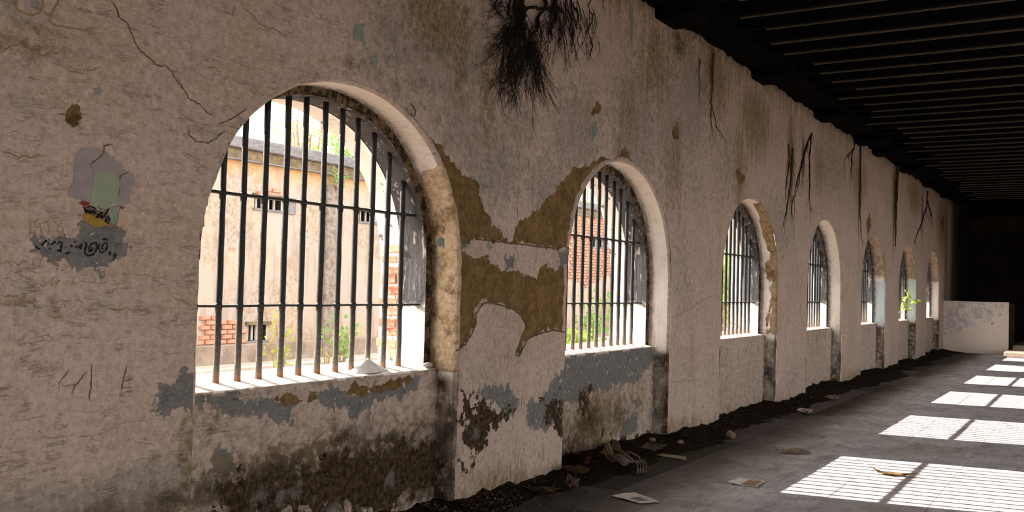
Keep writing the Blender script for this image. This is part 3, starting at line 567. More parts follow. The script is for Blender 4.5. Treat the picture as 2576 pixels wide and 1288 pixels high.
ribbon('scratched_names', zoomed([[(5,720),(30,840)],[(60,800),(130,715),(175,850)],[(75,780),(150,790)],[(200,740),(280,800),(300,850),(370,740)],[(430,690),(470,670)],[(540,720),(560,850)],[(540,720),(640,700),(670,770),(630,850),(560,870)],[(880,745),(1000,750)],[(900,750),(890,800),(920,860)],[(1050,780),(1070,860),(1120,850),(1190,790),(1170,900),(1110,915)],[(1230,800),(1240,850),(1310,860)],[(1460,820),(1460,860)],
 [(20,1020),(80,1050),(170,1010),(190,1060)],[(200,1080),(190,1140),(230,1170),(290,1165)],[(450,1010),(390,1070),(470,1120),(490,1180),(400,1200)],[(560,1090),(540,1130),(590,1140),(600,1100),(560,1090)],[(640,1110),(700,1180),(770,1120),(800,1070)],[(800,1080),(840,1160)],[(890,1000),(830,1060),(860,1170)],[(910,1110),(990,1060),(920,1070),(910,1140),(970,1160)],[(1000,1090),(1060,1080)],[(1090,1050),(1080,1150)],[(1060,1080),(1140,1070)],[(1200,1060),(1190,1150),(1250,1100),(1260,1150)],[(1460,1030),(1450,1110),(1530,1100),(1560,1040),(1480,1020)],[(1620,1110),(1660,1060),(1730,1115)],[(1690,1110),(1760,1070)],[(1790,1060),(1900,1080)],[(1950,1060),(2080,1090)],[(450,880),(570,940),(700,960)]], 0, 540, Z2), .0032, M['scratch'], jit=.0008, seed=6, smooth=True, step=.005)
ribbon('painted_script', zoomed([[(575,505),(625,560),(655,545)],[(680,500),(740,425),(765,425)],[(780,460),(800,470)],[(830,490),(905,435)],[(925,480),(975,430)],[(1000,430),(985,610)],[(935,575),(985,595)],[(800,545),(835,570)],[(1060,635),(1130,610)],[(1195,445),(1235,442)],[(1215,505),(1245,545),(1255,510)],[(1150,520),(1165,490)],[(1320,465),(1300,560),(1290,540),(1280,500)],
 [(1375,450),(1405,480),(1375,560),(1370,630),(1420,665),(1490,655),(1540,600),(1570,520),(1545,455),(1480,465),(1440,530),(1440,600),(1475,590),(1500,530)],[(1550,440),(1565,500)],[(1600,470),(1590,560),(1630,620),(1700,590),(1735,510),(1715,455),(1660,470),(1640,540),(1660,570)],[(1660,410),(1690,385),(1745,420)],[(1750,605),(1795,620),(1765,665)],[(1830,640),(1875,640),(1865,690),(1820,745)],[(1835,670),(1870,690)]], 0, 540, Z2), .0088, M['black_paint'], jit=.0005, taper=False, step=.004, seed=8, smooth=True)
def flake(name, pts, m, lift=.0018, seed=0, amp=.10):
    P = rough_poly(wp(pts), 3, amp, seed); bm = bmesh.new(); vs = [bm.verts.new((p[0], 0, p[1])) for p in P]
    f = bm.faces.new(vs); bmesh.ops.triangulate(bm, faces=[f])
    for it in range(4):
        L = [e for e in bm.edges if e.calc_length() > .035]
        if not L: break
        bmesh.ops.subdivide_edges(bm, edges=L, cuts=1); bmesh.ops.triangulate(bm, faces=[f for f in bm.faces if len(f.verts) > 3])
    co = np.array([v.co[:] for v in bm.verts]); yy = wall_y(co[:, 0], co[:, 2])-lift
    for v, y_ in zip(bm.verts, yy): v.co.y = y_
    me = bpy.data.meshes.new(name); bm.to_mesh(me); bm.free(); return link(name, me, m, wall)
PM = lambda n, a_, b_: simple(n, a_, b_, 14, .9, .25)
flake('lilac_flake', [(187,452),(186,402),(202,373),(250,374),(262,380),(284,402),(305,411),(315,432),(336,441),(337,462),(328,482),(325,512),(302,519),(290,511),(210,509),(195,500),(175,494),(177,468)], PM('faded_lilac_paint', (.31, .26, .27), (.255, .215, .205)), seed=1)
flake('green_flake', [(237,427),(298,443),(299,460),(296,512),(270,526),(226,517),(229,487),(239,468)], PM('faded_green_paint', (.27, .30, .215), (.235, .275, .21)), .003, 2)
flake('grey_flake', [(237,221),(250,219),(255,228),(250,238),(240,237),(235,229)], PM('grey_paint_spot', (.21, .195, .20), (.25, .23, .235)), .002, 12)
flake('red_flake', [(196,511),(224,509),(224,517),(207,517)], PM('brick_red_paint', (.22, .045, .025), (.17, .04, .025)), .003, 3)
flake('red_flake', [(300,518),(316,520),(308,527)], PM('brick_red_paint_b', (.22, .05, .03), (.17, .04, .03)), .003, 4)
g = G('scabbed_black_paint', .9, .1); n = g.noise(g.pos, 60, 5, .7); g.col(g.mix(g.step(n, .50, .58), (.012, .008, .006), (.22, .17, .15))); g.bump(n, .6, .005)
flake('black_flake', [(208,520),(226,517),(246,518),(268,527),(276,522),(272,536),(264,545),(278,555),(272,564),(240,550),(214,537)], g.m, .003, 5)
flake('yellow_flake', [(212,537),(240,549),(262,558),(290,562),(286,568),(216,560)], PM('mustard_paint', (.33, .21, .035), (.27, .17, .03)), .0035, 6)
flake('green_flake', [(276,523),(298,516),(302,524),(296,535),(298,552),(288,564),(276,550),(270,540)], PM('sea_green_paint', (.17, .24, .165), (.25, .27, .21)), .0032, 7)
flake('peach_flake', [(302,526),(311,530),(312,545),(320,560),(316,571),(298,572),(290,566),(298,552)], PM('peach_paint', (.50, .32, .23), (.45, .29, .21)), .0036, 8)
tq = PM('turquoise_paint', (.15, .215, .18), (.22, .235, .205))
for i, L in enumerate([[(1096,600),(1112,596),(1116,610),(1104,620),(1098,612)],[(1160,618),(1172,614),(1176,624),(1164,628)],[(1228,612),(1238,618),(1232,630),(1224,626)],[(1586,20),(1592,20),(1588,112),(1582,116)],[(930,140),(945,165),(940,172),(928,150)],[(978,135),(986,140),(976,147),(970,142)],[(912,60),(918,64),(918,110),(912,108)],[(1916,678),(1924,680),(1920,688)],[(1490,310),(1500,300),(1498,340),(1490,350)]]):
    flake('turquoise_flake', L, tq, .003, 20+i, .32)
wl = PM('curled_white_flake', (.52, .44, .38), (.46, .38, .32))

# ------------------------------------------------------------------ dry roots on the wall
def strand(mb, P0, L, drift, r0, n=12, wob=.03, out=.0, rg=None):
    p = np.array(P0, float); pts = [tuple(p)]; d = np.array([drift, out, -1.0]); rad = [r0]
    for i in range(n):
        d = d+rg.normal(size=3)*np.array([wob*8, wob*2.5, wob*2]); d[2] = -abs(d[2]); d /= np.linalg.norm(d)
        p = p+d*L/n; p[1] = min(p[1], -.006); pts.append(tuple(p)); rad.append(max(r0*(1-(i+1)/n*.85), .0009))
    mb.tube(pts, rad, 4, False); return pts
rg = np.random.default_rng(21)
rt = tag(empty('root_tangle', tuple(onY(1330, 0))), 'tangle of dry black hanging roots against the wall top, between the two nearest windows', 'roots')
mb = MB(); fine = MB()
def fan(px, py, n, L0, L1, spread, lean=0.0, r=.0022):
    L0, L1, r = L0*1.1, L1*1.28, r*1.25
    for i in range(int(n*.62)):
        p0 = onY(px+rg.normal()*9, py+rg.normal()*10); an = lean+rg.normal()*spread; L = rg.uniform(L0, L1); dy = -rg.uniform(.0, .25); d = np.array([math.sin(an), dy, -math.cos(an)])
        p = np.array([p0[0], -rg.uniform(.015, .07), p0[2]]); pts = [p.copy()]; cv = rg.normal()*.10
        for q in range(8):
            d = d+np.array([cv+rg.normal()*.10, .05+rg.normal()*.05, rg.normal()*.06-.05]); d /= np.linalg.norm(d); p = p+d*L/8; p[1] = min(max(p[1], -.16), -.008); pts.append(p.copy())
        rr = r*rg.uniform(.6, 1.5); fine.tube([tuple(q) for q in pts], list(np.linspace(rr, .0008, 9)), 4, False)
        for q in range(3):
            k_ = rg.integers(2, 8); e = (pts[k_]-pts[k_-1]); e /= np.linalg.norm(e)+1e-9; e = e+np.array([rg.normal()*.55, rg.normal()*.2, 0]); ln = L*rg.uniform(.15, .4); a_ = pts[k_]; m_ = a_+e*ln*.5+rg.normal(size=3)*.008; z_ = a_+e*ln+rg.normal(size=3)*.012
            fine.tube([tuple(a_), (m_[0], min(m_[1], -.006), m_[2]), (z_[0], min(z_[1], -.006), z_[2])], [rr*.6, rr*.45, .0007], 3, False)
for px, py, n, L0, L1, sp_, ln in [(1290,20,60,.15,.42,.7,0),(1300,60,70,.2,.5,.55,-.1),(1322,108,90,.12,.46,.6,.1),(1265,70,40,.15,.5,.5,-.25),(1345,60,40,.15,.35,.6,.2),(1392,15,60,.1,.34,.5,.1),(1400,60,24,.15,.36,.35,.1),(1430,10,30,.1,.36,.4,.3),(1448,60,14,.1,.34,.3,.1),(1475,40,14,.08,.3,.4,.3),(1478,105,9,.05,.14,.2,.1),(1272,150,26,.1,.34,.4,-.15),(1335,150,24,.12,.30,.45,.35),(1250,10,30,.06,.18,.9,-.5),(1283,180,12,.08,.22,.3,0)]: fan(px, py, n, L0, L1, sp_, ln)
def stem(line, r0, r1):
    P = resample(wp(line), .03); n = len(P); P = P+rg.normal(size=P.shape)*.006; mb.tube([(p[0], -.03-.02*math.sin(i), p[1]) for i, p in enumerate(P)], list(np.linspace(r0, r1, n)*rg.uniform(.8, 1.2, n)), 6)
for L, r0, r1 in [([(1290,-40),(1292,20),(1300,60),(1318,110)],.030,.012),([(1310,-40),(1305,30),(1298,85)],.035,.014),([(1265,-30),(1278,30),(1268,80),(1272,150),(1280,190)],.014,.004),([(1395,-40),(1390,20),(1382,70),(1372,110)],.032,.006),([(1380,-40),(1360,20),(1340,70),(1325,110)],.018,.008),([(1410,-30),(1424,40),(1430,90),(1428,108)],.010,.004),([(1425,-40),(1440,30),(1448,78)],.011,.005),([(1405,30),(1330,20),(1290,40)],.014,.010),([(1250,-30),(1240,20),(1252,50)],.010,.004),([(1500,-30),(1512,10),(1516,30)],.006,.002),([(1478,-30),(1478,60),(1476,110),(1482,138)],.005,.004),([(1246,205),(1258,215),(1254,235)],.004,.003)]: stem(L, r0, r1)
mb.build('stem', M['root'], rt); tag(fine.build('rootlets', M['root'], rt), kind='stuff')
def wall_root(name, lines, r, m, label, out=.008, side=0, seed=0):
    rg = np.random.default_rng(seed); o = empty(name, tuple(onY(*lines[0][0]))); tag(o, label, 'roots', 'dry roots clinging to the far wall'); mb = MB(); fn = MB(); nf = 0
    for L in lines:
        P = resample(wp(L), .06); n = len(P); P = P+np.stack([fbm(np.arange(n)*.5+seed, np.full(n, 2.0), 3), np.zeros(n)], 1)*.05
        W_ = wall_pts(P); W_[:, 1] -= out; rr = r*np.linspace(1.2, .35, n)*rg.uniform(.7, 1.2, n); mb.tube([tuple(p) for p in W_], list(rr), 5)
        for q in range(side):
            b_ = W_[rg.integers(0, n)]; strand(fn, b_, rg.uniform(.15, .5), rg.normal()*.8, r*.35, 8, .03, 0, rg); nf += 1
    mb.build('stem', m, o)
    if nf: tag(fn.build('rootlets', m, o), kind='stuff')
wall_root('clinging_root', [[(2040,335),(2025,370),(2015,410),(2005,470),(2000,495)],[(2038,340),(2036,380),(2034,430),(2036,520)],[(2030,360),(2012,420),(1998,480),(1988,540)]], .011, M['root'], 'forked black root hanging above the fourth window', side=9, seed=1)
wall_root('clinging_root', [[(1982,362),(1984,400),(1978,440),(1975,500)],[(1992,372),(1990,420),(1982,500),(1970,560)]], .012, M['rootbrown'], 'thin brown root streaks just before the fourth window', side=6, seed=2)
wall_root('clinging_root', [[(2163,362),(2164,440),(2162,500),(2162,545),(2166,600)]], .013, M['root'], 'long single dark root running down past the fifth window', side=8, seed=3)
wall_root('clinging_root', [[(2254,420),(2252,470),(2250,560),(2248,620)]], .026, M['rootbrown'], 'thick straight dark streak beside the sixth window', out=.03, seed=4)  # dark wall streak, built as a raised tube like the roots
wall_root('clinging_root', [[(2332,480),(2330,520),(2318,560),(2306,590),(2298,612)],[(2330,500),(2345,545)]], .016, M['root'], 'branching dark root above the last window', side=6, seed=5)
wall_root('clinging_root', [[(1793,135),(1790,180),(1786,240),(1788,270),(1800,320),(1826,362)],[(1788,265),(1786,300),(1792,350)],[(1757,150),(1754,190),(1757,230)]], .006, M['rootbrown'], 'thin hanging root strands under the ceiling past the second window', out=.015, side=6, seed=6)
wall_root('clinging_root', [[(2150,354),(2148,374),(2122,402)],[(2145,375),(2140,400),(2141,465)]], .009, M['root'], 'short angled root right under the ceiling, before the fifth window', side=5, seed=7)

# ------------------------------------------------------------------ dirt and litter
rg = np.random.default_rng(33)
def base_line(x):       # how far the wall's foot lies behind Y = 0
    return SETB if any(abs(x-c) < AH for c in XC) else 0.0
V = []; F = []; nX = 420; nY = 16; X = 4.4+(27.8-4.4)*(np.linspace(0, 1, nX)**1.5)
for i, x in enumerate(X):
    b0 = base_line(x); wd = .50+.34*float(fbm(np.array([x*.9]), np.array([3.0]), 3)[0])+b0+.12*(x > 9)
    for j in range(nY):
        t = j/(nY-1); y = b0+.02-wd*t; hh = (.055+.05*float(fbm(np.array([x*1.6]), np.array([7.0]), 3)[0]))*(1-t)**1.4
        hh += .035*float(fbm(np.array([x*9]), np.array([y*9]), 3)[0])*(1-t)*1.2; V.append((x, y, max(hh, .0)*(1-t)**.3+.004-.012*t))
F = [(i*nY+j, (i+1)*nY+j, (i+1)*nY+j+1, i*nY+j+1) for i in range(nX-1) for j in range(nY-1)]
drift = tag(link('dirt_drift', mesh('dirt_drift', V, F), M['soil'], None, True), 'black drift of dirt along the foot of the barred wall', 'dirt', kind='stuff')
def chips(name, n, yr, size, m, label, seed, x0=5.0, x1=26.):
    rg = np.random.default_rng(seed); mb = MB()
    for i in range(n):
        x = x0+(x1-x0)*rg.random()**1.8; b0 = base_line(x); y = b0-.02-abs(rg.normal())*yr; s_ = size*rg.uniform(.3, 1.3); z0 = max(0, .05*(1+(y-b0)/.4))
        q = rg.normal(size=(6, 3)); q /= np.linalg.norm(q, axis=1)[:, None]; q = q*s_*np.array([1, 1, .35])
        c_ = np.array([x, y, z0+.2*s_]); Vv = [c_+[s_, 0, 0], c_-[s_, 0, 0]*1, c_+[0, s_*.8, 0], c_-[0, s_*.7, 0], c_+[0, 0, s_*.4], c_-[0, 0, s_*.3]]
        Vv = [v+rg.normal(size=3)*s_*.25 for v in Vv]; mb.add(Vv, [(0, 2, 4), (2, 1, 4), (1, 3, 4), (3, 0, 4), (2, 0, 5), (1, 2, 5), (3, 1, 5), (0, 3, 5)])
    return tag(mb.build(name, m, drift), kind='stuff')
chips('plaster_crumbs', 700, .24, .009, M['chip'], 'pale crumbs of plaster strewn over the dirt by the wall', 1)
M['darkchip'] = simple('dark_litter', (.03, .018, .012), (.08, .045, .025), 20)
chips('dark_crumbs', 2600, .27, .010, M['darkchip'], 'dark leaf and soil crumbs strewn by the wall', 2)
def sheet(name, corners, m, label, cat, curl=.012, n=14, seed=0, thick=.0015, z0=.003, lift=None, group=None, taper=0):
    """a thin sheet with thickness lying on the floor; corners as floor points in order"""
    A, B, Cc, D = [np.array(c_, float) for c_ in corners]; V = []
    for side in (0, 1):
        for i in range(n+1):
            for j in range(n+1):
                u, v = i/n, j/n; vv_ = v
                if taper: v = .5+(v-.5)*(.12+.88*math.sin(math.pi*min(max(u, .02), .98))**.7)*(1+taper*float(fbm(np.array([u*7+seed]), np.array([round(vv_)*3.0]), 2)[0]))
                p_ = (A*(1-u)+B*u)*(1-v)+(D*(1-u)+Cc*u)*v
                e = max(abs(u-.5), abs(v-.5))*2
                h = curl*(max(0, e-.5)*1.2*(.6+float(fbm(np.array([u*2+seed]), np.array([v*2]), 2)[0]))+.35*abs(float(fbm(np.array([u*3+seed]), np.array([v*3+5]), 2)[0])))
                if lift: h += lift(u, v)
                V.append((p_[0], p_[1], z0+max(h, 0)+thick*side))
    ix = lambda s_, i, j: s_*(n+1)**2+i*(n+1)+j
    F = [(ix(s_, i, j), ix(s_, i+1, j), ix(s_, i+1, j+1), ix(s_, i, j+1)) for s_ in (0, 1) for i in range(n) for j in range(n)]
    for i in range(n): F += [(ix(0, i, 0), ix(0, i+1, 0), ix(1, i+1, 0), ix(1, i, 0)), (ix(0, i, n), ix(0, i+1, n), ix(1, i+1, n), ix(1, i, n)), (ix(0, 0, i), ix(0, 0, i+1), ix(1, 0, i+1), ix(1, 0, i)), (ix(0, n, i), ix(0, n, i+1), ix(1, n, i+1), ix(1, n, i))]
    me = mesh(name, V, F); uv = me.uv_layers.new(name='UVMap'); vi = np.empty(len(me.loops), int); me.loops.foreach_get('vertex_index', vi); k_ = vi % ((n+1)**2)
    uv.data.foreach_set('uv', np.stack([(k_//(n+1))/n, (k_ % (n+1))/n], 1).ravel().astype(np.float32)); me.materials.append(m)
    return tag(link(name, me), label, cat, group)
fz = lambda *P: [onZ(x, y)[:2] for x, y in P]
g = G('newsprint', .9, .1); uv = g.n('ShaderNodeTexCoord').outputs['UV']; ux, uy = g.xyz(uv)[:2]; n = g.noise(g.map(uv, (4, 60, 1)), 1, 2)
ph = g.ma('MULTIPLY', g.ma('MULTIPLY', g.step(ux, .3, .32), g.step(ux, .78, .76)), g.ma('MULTIPLY', g.step(uy, .35, .37), g.step(uy, .75, .73)))
c = g.mix(g.ma('MULTIPLY', g.step(n, .5, .56), .55), (.80, .72, .66), (.45, .40, .37)); c = g.mix(ph, c, (.25, .225, .215)); g.col(c)
sheet('newspaper_sheet', fz((1538,1249),(1597,1242),(1660,1265),(1612,1270)), g.m, 'grey newspaper sheet lying flat nearest the camera', 'paper', .012, seed=1)
g = G('colour_leaflet', .6, .3); uv = g.n('ShaderNodeTexCoord').outputs['UV']; ux, uy = g.xyz(uv)[:2]; n = g.noise(g.map(uv, (7, 7, 1)), 1, 4)
bd = g.ma('MULTIPLY', g.ma('MULTIPLY', g.step(ux, .06, .08), g.step(ux, .94, .92)), g.ma('MULTIPLY', g.step(uy, .38, .42), g.step(uy, .95, .93)))
c = g.mix(bd, (.80, .77, .70), g.mix(g.step(n, .45, .55), (.55, .14, .10), (.32, .30, .20))); g.col(c)
sheet('leaflet', fz((1830,1217),(1860,1206),(1924,1213),(1903,1229)), g.m, 'small leaflet with red picture on the open floor', 'paper', .018, seed=4)
M['board'] = simple('tan_cardboard', (.34, .29, .19), (.26, .21, .13), 9); M['board2'] = simple('brown_cardboard', (.17, .13, .07), (.11, .08, .045), 9)
sheet('cardboard_strip', fz((1625,1143),(1645,1141),(1727,1152),(1726,1160),(1625,1148))[:4], M['board'], 'long pale tan cardboard strip near the second window', 'cardboard', .008, seed=6, thick=.006)
sheet('cardboard_sheet', fz((1602,1137),(1628,1127),(1677,1134),(1645,1144)), M['board2'], 'brown torn cardboard sheet behind the tan strip', 'cardboard', .03, seed=7, thick=.004, z0=.03)
sheet('leaf_husk', fz((1947,1142),(1960,1138),(2050,1141),(2044,1146)), simple('dry_husk', (.28, .22, .15), (.16, .12, .08), 20), 'curled dry brown husk alone on the floor', 'husk', .05, seed=9, thick=.006, taper=.9)
sheet('dried_leaf', fz((2205,1194),(2215,1188),(2283,1196),(2272,1203)), simple('dry_leaf', (.28, .16, .07), (.14, .08, .035), 40), 'ragged dry leaf in the nearest sunlit patch', 'leaf', .030, seed=12, thick=.003, taper=1.6)
sheet('paper_scrap', fz((2003,1040),(2020,1035),(2046,1040),(2036,1046)), simple('pale_scrap', (.42, .34, .30), (.30, .24, .21), 20), 'pale crumpled paper scrap beside the dirt, past the third window', 'paper', .07, seed=14, thick=.003)
sheet('paper_scrap', fz((1415,1204),(1435,1196),(1482,1206),(1478,1215)), simple('ochre_scrap', (.15, .10, .04), (.09, .06, .03), 20), 'ochre brown paper scrap at the pier corner', 'paper', .06, seed=15, thick=.003, z0=.05)
sheet('cloth_scrap', fz((1438,1178),(1462,1166),(1492,1190),(1470,1196)), simple('maroon_cloth', (.085, .02, .012), (.045, .012, .008), 20), 'dark maroon cloth scrap in the dirt under the second window', 'cloth', .14, seed=16, thick=.004, z0=.05)
sheet('paper_scrap', fz((1318,1246),(1345,1238),(1408,1248),(1380,1256)), simple('olive_scrap', (.12, .09, .04), (.08, .06, .03), 20), 'olive brown paper scrap on the dirt at the nearest pier', 'paper', .06, seed=17, thick=.003, z0=.03)
M['bag'] = simple('clear_grimy_plastic', (.22, .15, .11), (.09, .055, .035), 16, .3, .5, .01, .5)
p = onZ(1440, 1240); sheet('crumpled_bag', fz((1418,1236),(1428,1222),(1458,1232),(1452,1250)), M['bag'], 'crumpled grimy plastic bag in the dirt behind the newspaper', 'bag', .09, seed=21, thick=.004, z0=.02)
p = onZ(1838, 1104); tag(rock('stone_lump', (p[0], p[1], .0), (.05, .055, .05), M['chip'], 9), 'pale rubble lump at the edge of the dirt, before the third window', 'stone')
p = onZ(1712, 1119); tag(rock('stone_lump', (p[0], p[1], .0), (.035, .04, .03), M['chip'], 10), 'small rubble lump by the pier after the second window', 'stone')
p = onZ(1640, 1122); tag(rock('stone_lump', (p[0], p[1], .03), (.035, .035, .03), M['chip'], 11), 'rubble lump against the second apron, above the cardboard', 'stone')
p = onZ(1741, 1273); tag(rock('pebble', (p[0], p[1], 0), (.017, .017, .009), M['stone'], 12), 'white pebble on the bare floor nearest the camera', 'pebble')
p = onZ(2074, 1099); tag(rock('pebble', (p[0], p[1], 0), (.03, .03, .014), M['stone'], 13), 'white pebble on the floor left of the second sunlit patch', 'pebble')
p = onZ(2092, 1005); tag(rock('stone_lump', (p[0], p[1], 0), (.08, .10, .04), M['chip'], 14), 'flat pale rubble piece beside the dirt under the fourth window', 'stone')
# the striped wrapper: a collapsed box of thin straps
A_ = onZ(1512, 1165); B_ = onZ(1608, 1190); d_ = (B_-A_); Lw = np.hypot(d_[0], d_[1]); ex = d_/Lw; ey = np.array([-ex[1], ex[0], 0])
wr_ = tag(empty('striped_wrapper', tuple(A_)), 'crushed basket of pale and brown straps under the second window', 'basket')
ps = simple('pale_strap', (.26, .20, .145), (.17, .125, .085), 20); bs = simple('brown_strap', (.16, .095, .045), (.09, .055, .03), 20)
g = G('striped_wrapper_film', .5, .3); uv = g.n('ShaderNodeTexCoord').outputs['UV']; uy = g.xyz(uv)[1]; st_ = g.ma('FRACT', g.ma('MULTIPLY', uy, 7.0))
g.col(g.mix(g.step(st_, .62, .68), g.mix(g.noise(g.pos, 9, 3), (.05, .028, .014), (.13, .075, .035)), (.24, .18, .13)))
cr_ = fz((1508,1168),(1560,1196),(1606,1186),(1540,1156)); fm = sheet('film', cr_, g.m, None, None, .10, 18, 31, .002, .03, lambda u, v: .075*math.exp(-((v-.55)/.28)**2)*(1-.4*u)+.008*math.sin(u*9+v*4)); fm.parent = wr_; fm.matrix_parent_inverse = Matrix.Translation(wr_.location).inverted()
for q in range(4):
    c0 = B_+ex*.02+ey*(-.05+.03*q); mb = MB(); pts = [c0+np.array([0, 0, .10])-ex*.03, c0+np.array([0, 0, .085])+ex*.01, c0+np.array([0, 0, .04])+ex*.02, c0+np.array([0, 0, .006])+ex*.005]
    mb.tube([tuple(p_) for p_ in pts], .006, 5).build('strap', ps, wr_)
MB().tube([tuple(A_+ex*Lw*(.55+.05*i)+ey*(.02*math.sin(i))+np.array([0, 0, .10+.055*math.sin(i/9*math.pi)])) for i in range(10)], .005, 5).build('handle', ps, wr_)
M['rubber'] = simple('dark_bundle', (.02, .014, .01), (.045, .03, .02), 14)
p = onZ(1545, 1150); tag(rock('dark_bundle', (p[0], .04, .0), (.15, .08, .09), M['rubber'], 15), 'dark bundle of rags heaped against the second apron', 'rags')

# ------------------------------------------------------------------ the court outside
FY_ = 9.0
fp = lambda x, y: onY(x, y, FY_)
M['earth'] = simple('court_earth', (.30, .22, .15), (.22, .15, .10), 2.5)
tag(MB().box(-6, 60, TH-.02, 30, -.45, -.15).build('courtyard_ground', M['earth']), 'bare brown earth of the courtyard outside', 'ground', kind='structure')
g = G('ochre_cream_facade', .9, .1); P = g.pos; z = g.xyz(P)[2]; n = g.noise(P, 1.3, 7, .62); n2 = g.noise(P, 6, 8, .7); nv = g.noise(g.map(P, (6, 6, .7)), 1, 5)
c = g.mix(g.step(n, .35, .65), (.37, .295, .24), (.335, .285, .265)); c = g.mix(g.step(g.ma('ADD', z, g.ma('MULTIPLY', n2, .5)), 3.35, 3.75), c, (.44, .25, .115))
lowf = g.noise(P, .75, 3, .5); fine_ = g.noise(P, 16, 9, .72)
c = g.mix(g.ma('MULTIPLY', g.ma('MULTIPLY', g.step(lowf, .46, .62), .8), g.step(g.ma('ADD', g.ma('MULTIPLY', fine_, .5), g.ma('MULTIPLY', n2, .5)), .44, .58)), c, (.21, .155, .095)); c = g.mix(g.ma('MULTIPLY', g.step(nv, .52, .62), .55), c, (.24, .19, .16))
c = g.mix(g.ma('MULTIPLY', g.step(fine_, .54, .68), .4), c, (.25, .18, .12)); c = g.mix(g.ma('MULTIPLY', g.step(g.ma('ADD', z, n2), 1.2, .6), .6), c, (.27, .195, .135)); g.col(c); g.bump(n2, .4, .02); M['facade'] = g.m
bd = tag(empty('courtyard_building', (20, FY_, -.15)), 'long ochre and cream building across the courtyard with small barred vents', 'building')
def rect(a_, b_): 
    p, q = fp(*a_), fp(*b_); return [min(p[0], q[0]), max(p[0], q[0]), min(p[2], q[2]), max(p[2], q[2])]
vents = [rect((640, 494), (706, 530)), rect((903, 530), (962, 562)), rect((1490, 598), (1525, 624)), rect((622, 818), (668, 855))]
bx = sorted({2.0, 46.0, *[v for r_ in vents for v in r_[:2]]}); bz = sorted({-.3, 3.62, *[v for r_ in vents for v in r_[2:]]}); mb = MB()
for i in range(len(bx)-1):
    for j in range(len(bz)-1):
        cx, cz = (bx[i]+bx[i+1])/2, (bz[j]+bz[j+1])/2
        if any(r_[0] < cx < r_[1] and r_[2] < cz < r_[3] for r_ in vents): continue
        mb.add([(bx[i], FY_, bz[j]), (bx[i+1], FY_, bz[j]), (bx[i+1], FY_, bz[j+1]), (bx[i], FY_, bz[j+1])], [(0, 1, 2, 3)])
mb.box(2, 46, FY_+.3, FY_+.5, -.3, 3.62); mb.build('facade_wall', M['facade'], bd)
M['coping'] = simple('lilac_grey_coping', (.185, .175, .185), (.11, .103, .108), 6, st=(1, 1, 4)); M['band'] = simple('mossy_band', (.17, .125, .075), (.085, .065, .038), 9)
MB().box(2, 46, FY_-.14, FY_+.5, 3.70, 3.90, .02).build('coping', M['coping'], bd); MB().box(2, 46, FY_-.07, FY_+.4, 3.52, 3.70, .01).build('cornice', M['band'], bd)
MB().box(2, 46, FY_-.09, FY_, 3.50, 3.525).build('cornice_lip', M['coping'], bd)
M['ventdark'] = simple('vent_dark', (.02, .018, .016), (.035, .03, .026), 5); M['pale'] = simple('pale_vent_bar', (.40, .36, .33), (.30, .27, .24), 9)
for r_ in vents:
    x0, x1, z0, z1 = r_
    mb = MB(); mb.add([(x0, FY_, z0), (x1, FY_, z0), (x1, FY_, z1), (x0, FY_, z1), (x0, FY_+.28, z0), (x1, FY_+.28, z0), (x1, FY_+.28, z1), (x0, FY_+.28, z1)], [(0, 1, 5, 4), (1, 2, 6, 5), (2, 3, 7, 6), (3, 0, 4, 7), (4, 5, 6, 7)]); vv = mb.build('vent', M['ventdark'], bd)
    nb_ = 4 if x1-x0 < 1 else 6
    for q in range(nb_): xx = x0+(x1-x0)*(q+.7)/(nb_+.4); MB().box(xx-.02, xx+.02, FY_+.06, FY_+.09, z0, z1).build('vent_bar', M['pale'], vv)
    MB().box(x0-.03, x1+.06, FY_-.025, FY_+.1, z0-.04, z0).build('vent_sill', M['coping'], vv)
    MB().box(x0-.05, x1+.10, FY_-.04, FY_+.05, z1, z1+.06).build('vent_lintel', M['band'], vv)
r_ = rect((720, 497), (741, 540)); MB().box(r_[0], r_[1], FY_-.03, FY_, r_[2], r_[3]).build('shutter', M['coping'], bd)
r_ = rect((934, 536), (952, 560)); MB().box(r_[0], r_[1], FY_-.02, FY_+.02, r_[2], r_[3]).build('shutter', simple('grey_green_shutter', (.22, .25, .24), (.17, .19, .19), 6), bd)
g = G('streaked_grey_pilaster', .9, .1); n = g.noise(g.pos, 9, 8, .7); g.col(g.mix(g.step(n, .35, .65), (.13, .105, .09), (.25, .215, .19))); g.bump(n, .4, .02)
p0, p1 = fp(812, 620), fp(846, 620); MB().box(p0[0], p1[0], FY_-.10, FY_+.02, -.2, 3.3, .02).build('pilaster', g.m, bd)
p0, p1 = fp(1535, 700), fp(1556, 700); MB().box(p0[0]+.8, p1[0]+1.2, FY_-.10, FY_+.02, -.2, 3.5, .02).build('pilaster', g.m, bd)
M['plinth'] = simple('whitewashed_plinth', (.46, .41, .37), (.32, .27, .23), 5)
MB().box(2, 46, FY_-.55, FY_-.05, -.2, .02, .03).build('plinth', M['plinth'], bd); MB().box(2, 46, FY_-.06, FY_+.01, -.2, .35, .02).build('plinth_course', simple('stained_plinth', (.28, .22, .18), (.18, .14, .11), 5), bd)
b2 = MB().box(-.105, .105, -.03, .05, -.033, .033, .008); b2m = mesh('brick', b2.V, b2.F); b2m.materials.append(simple('weathered_red_brick', (.38, .13, .085), (.47, .24, .17), 7))
zones = [[(500, 800), (555, 795), (612, 815), (620, 840), (618, 878), (560, 884), (500, 882)], [(1430, 555), (1462, 548), (1490, 562), (1500, 545), (1545, 570), (1545, 690), (1510, 700), (1480, 720), (1430, 700)], [(645, 480), (668, 462), (690, 470), (706, 497), (645, 497)]]
nbk = 0
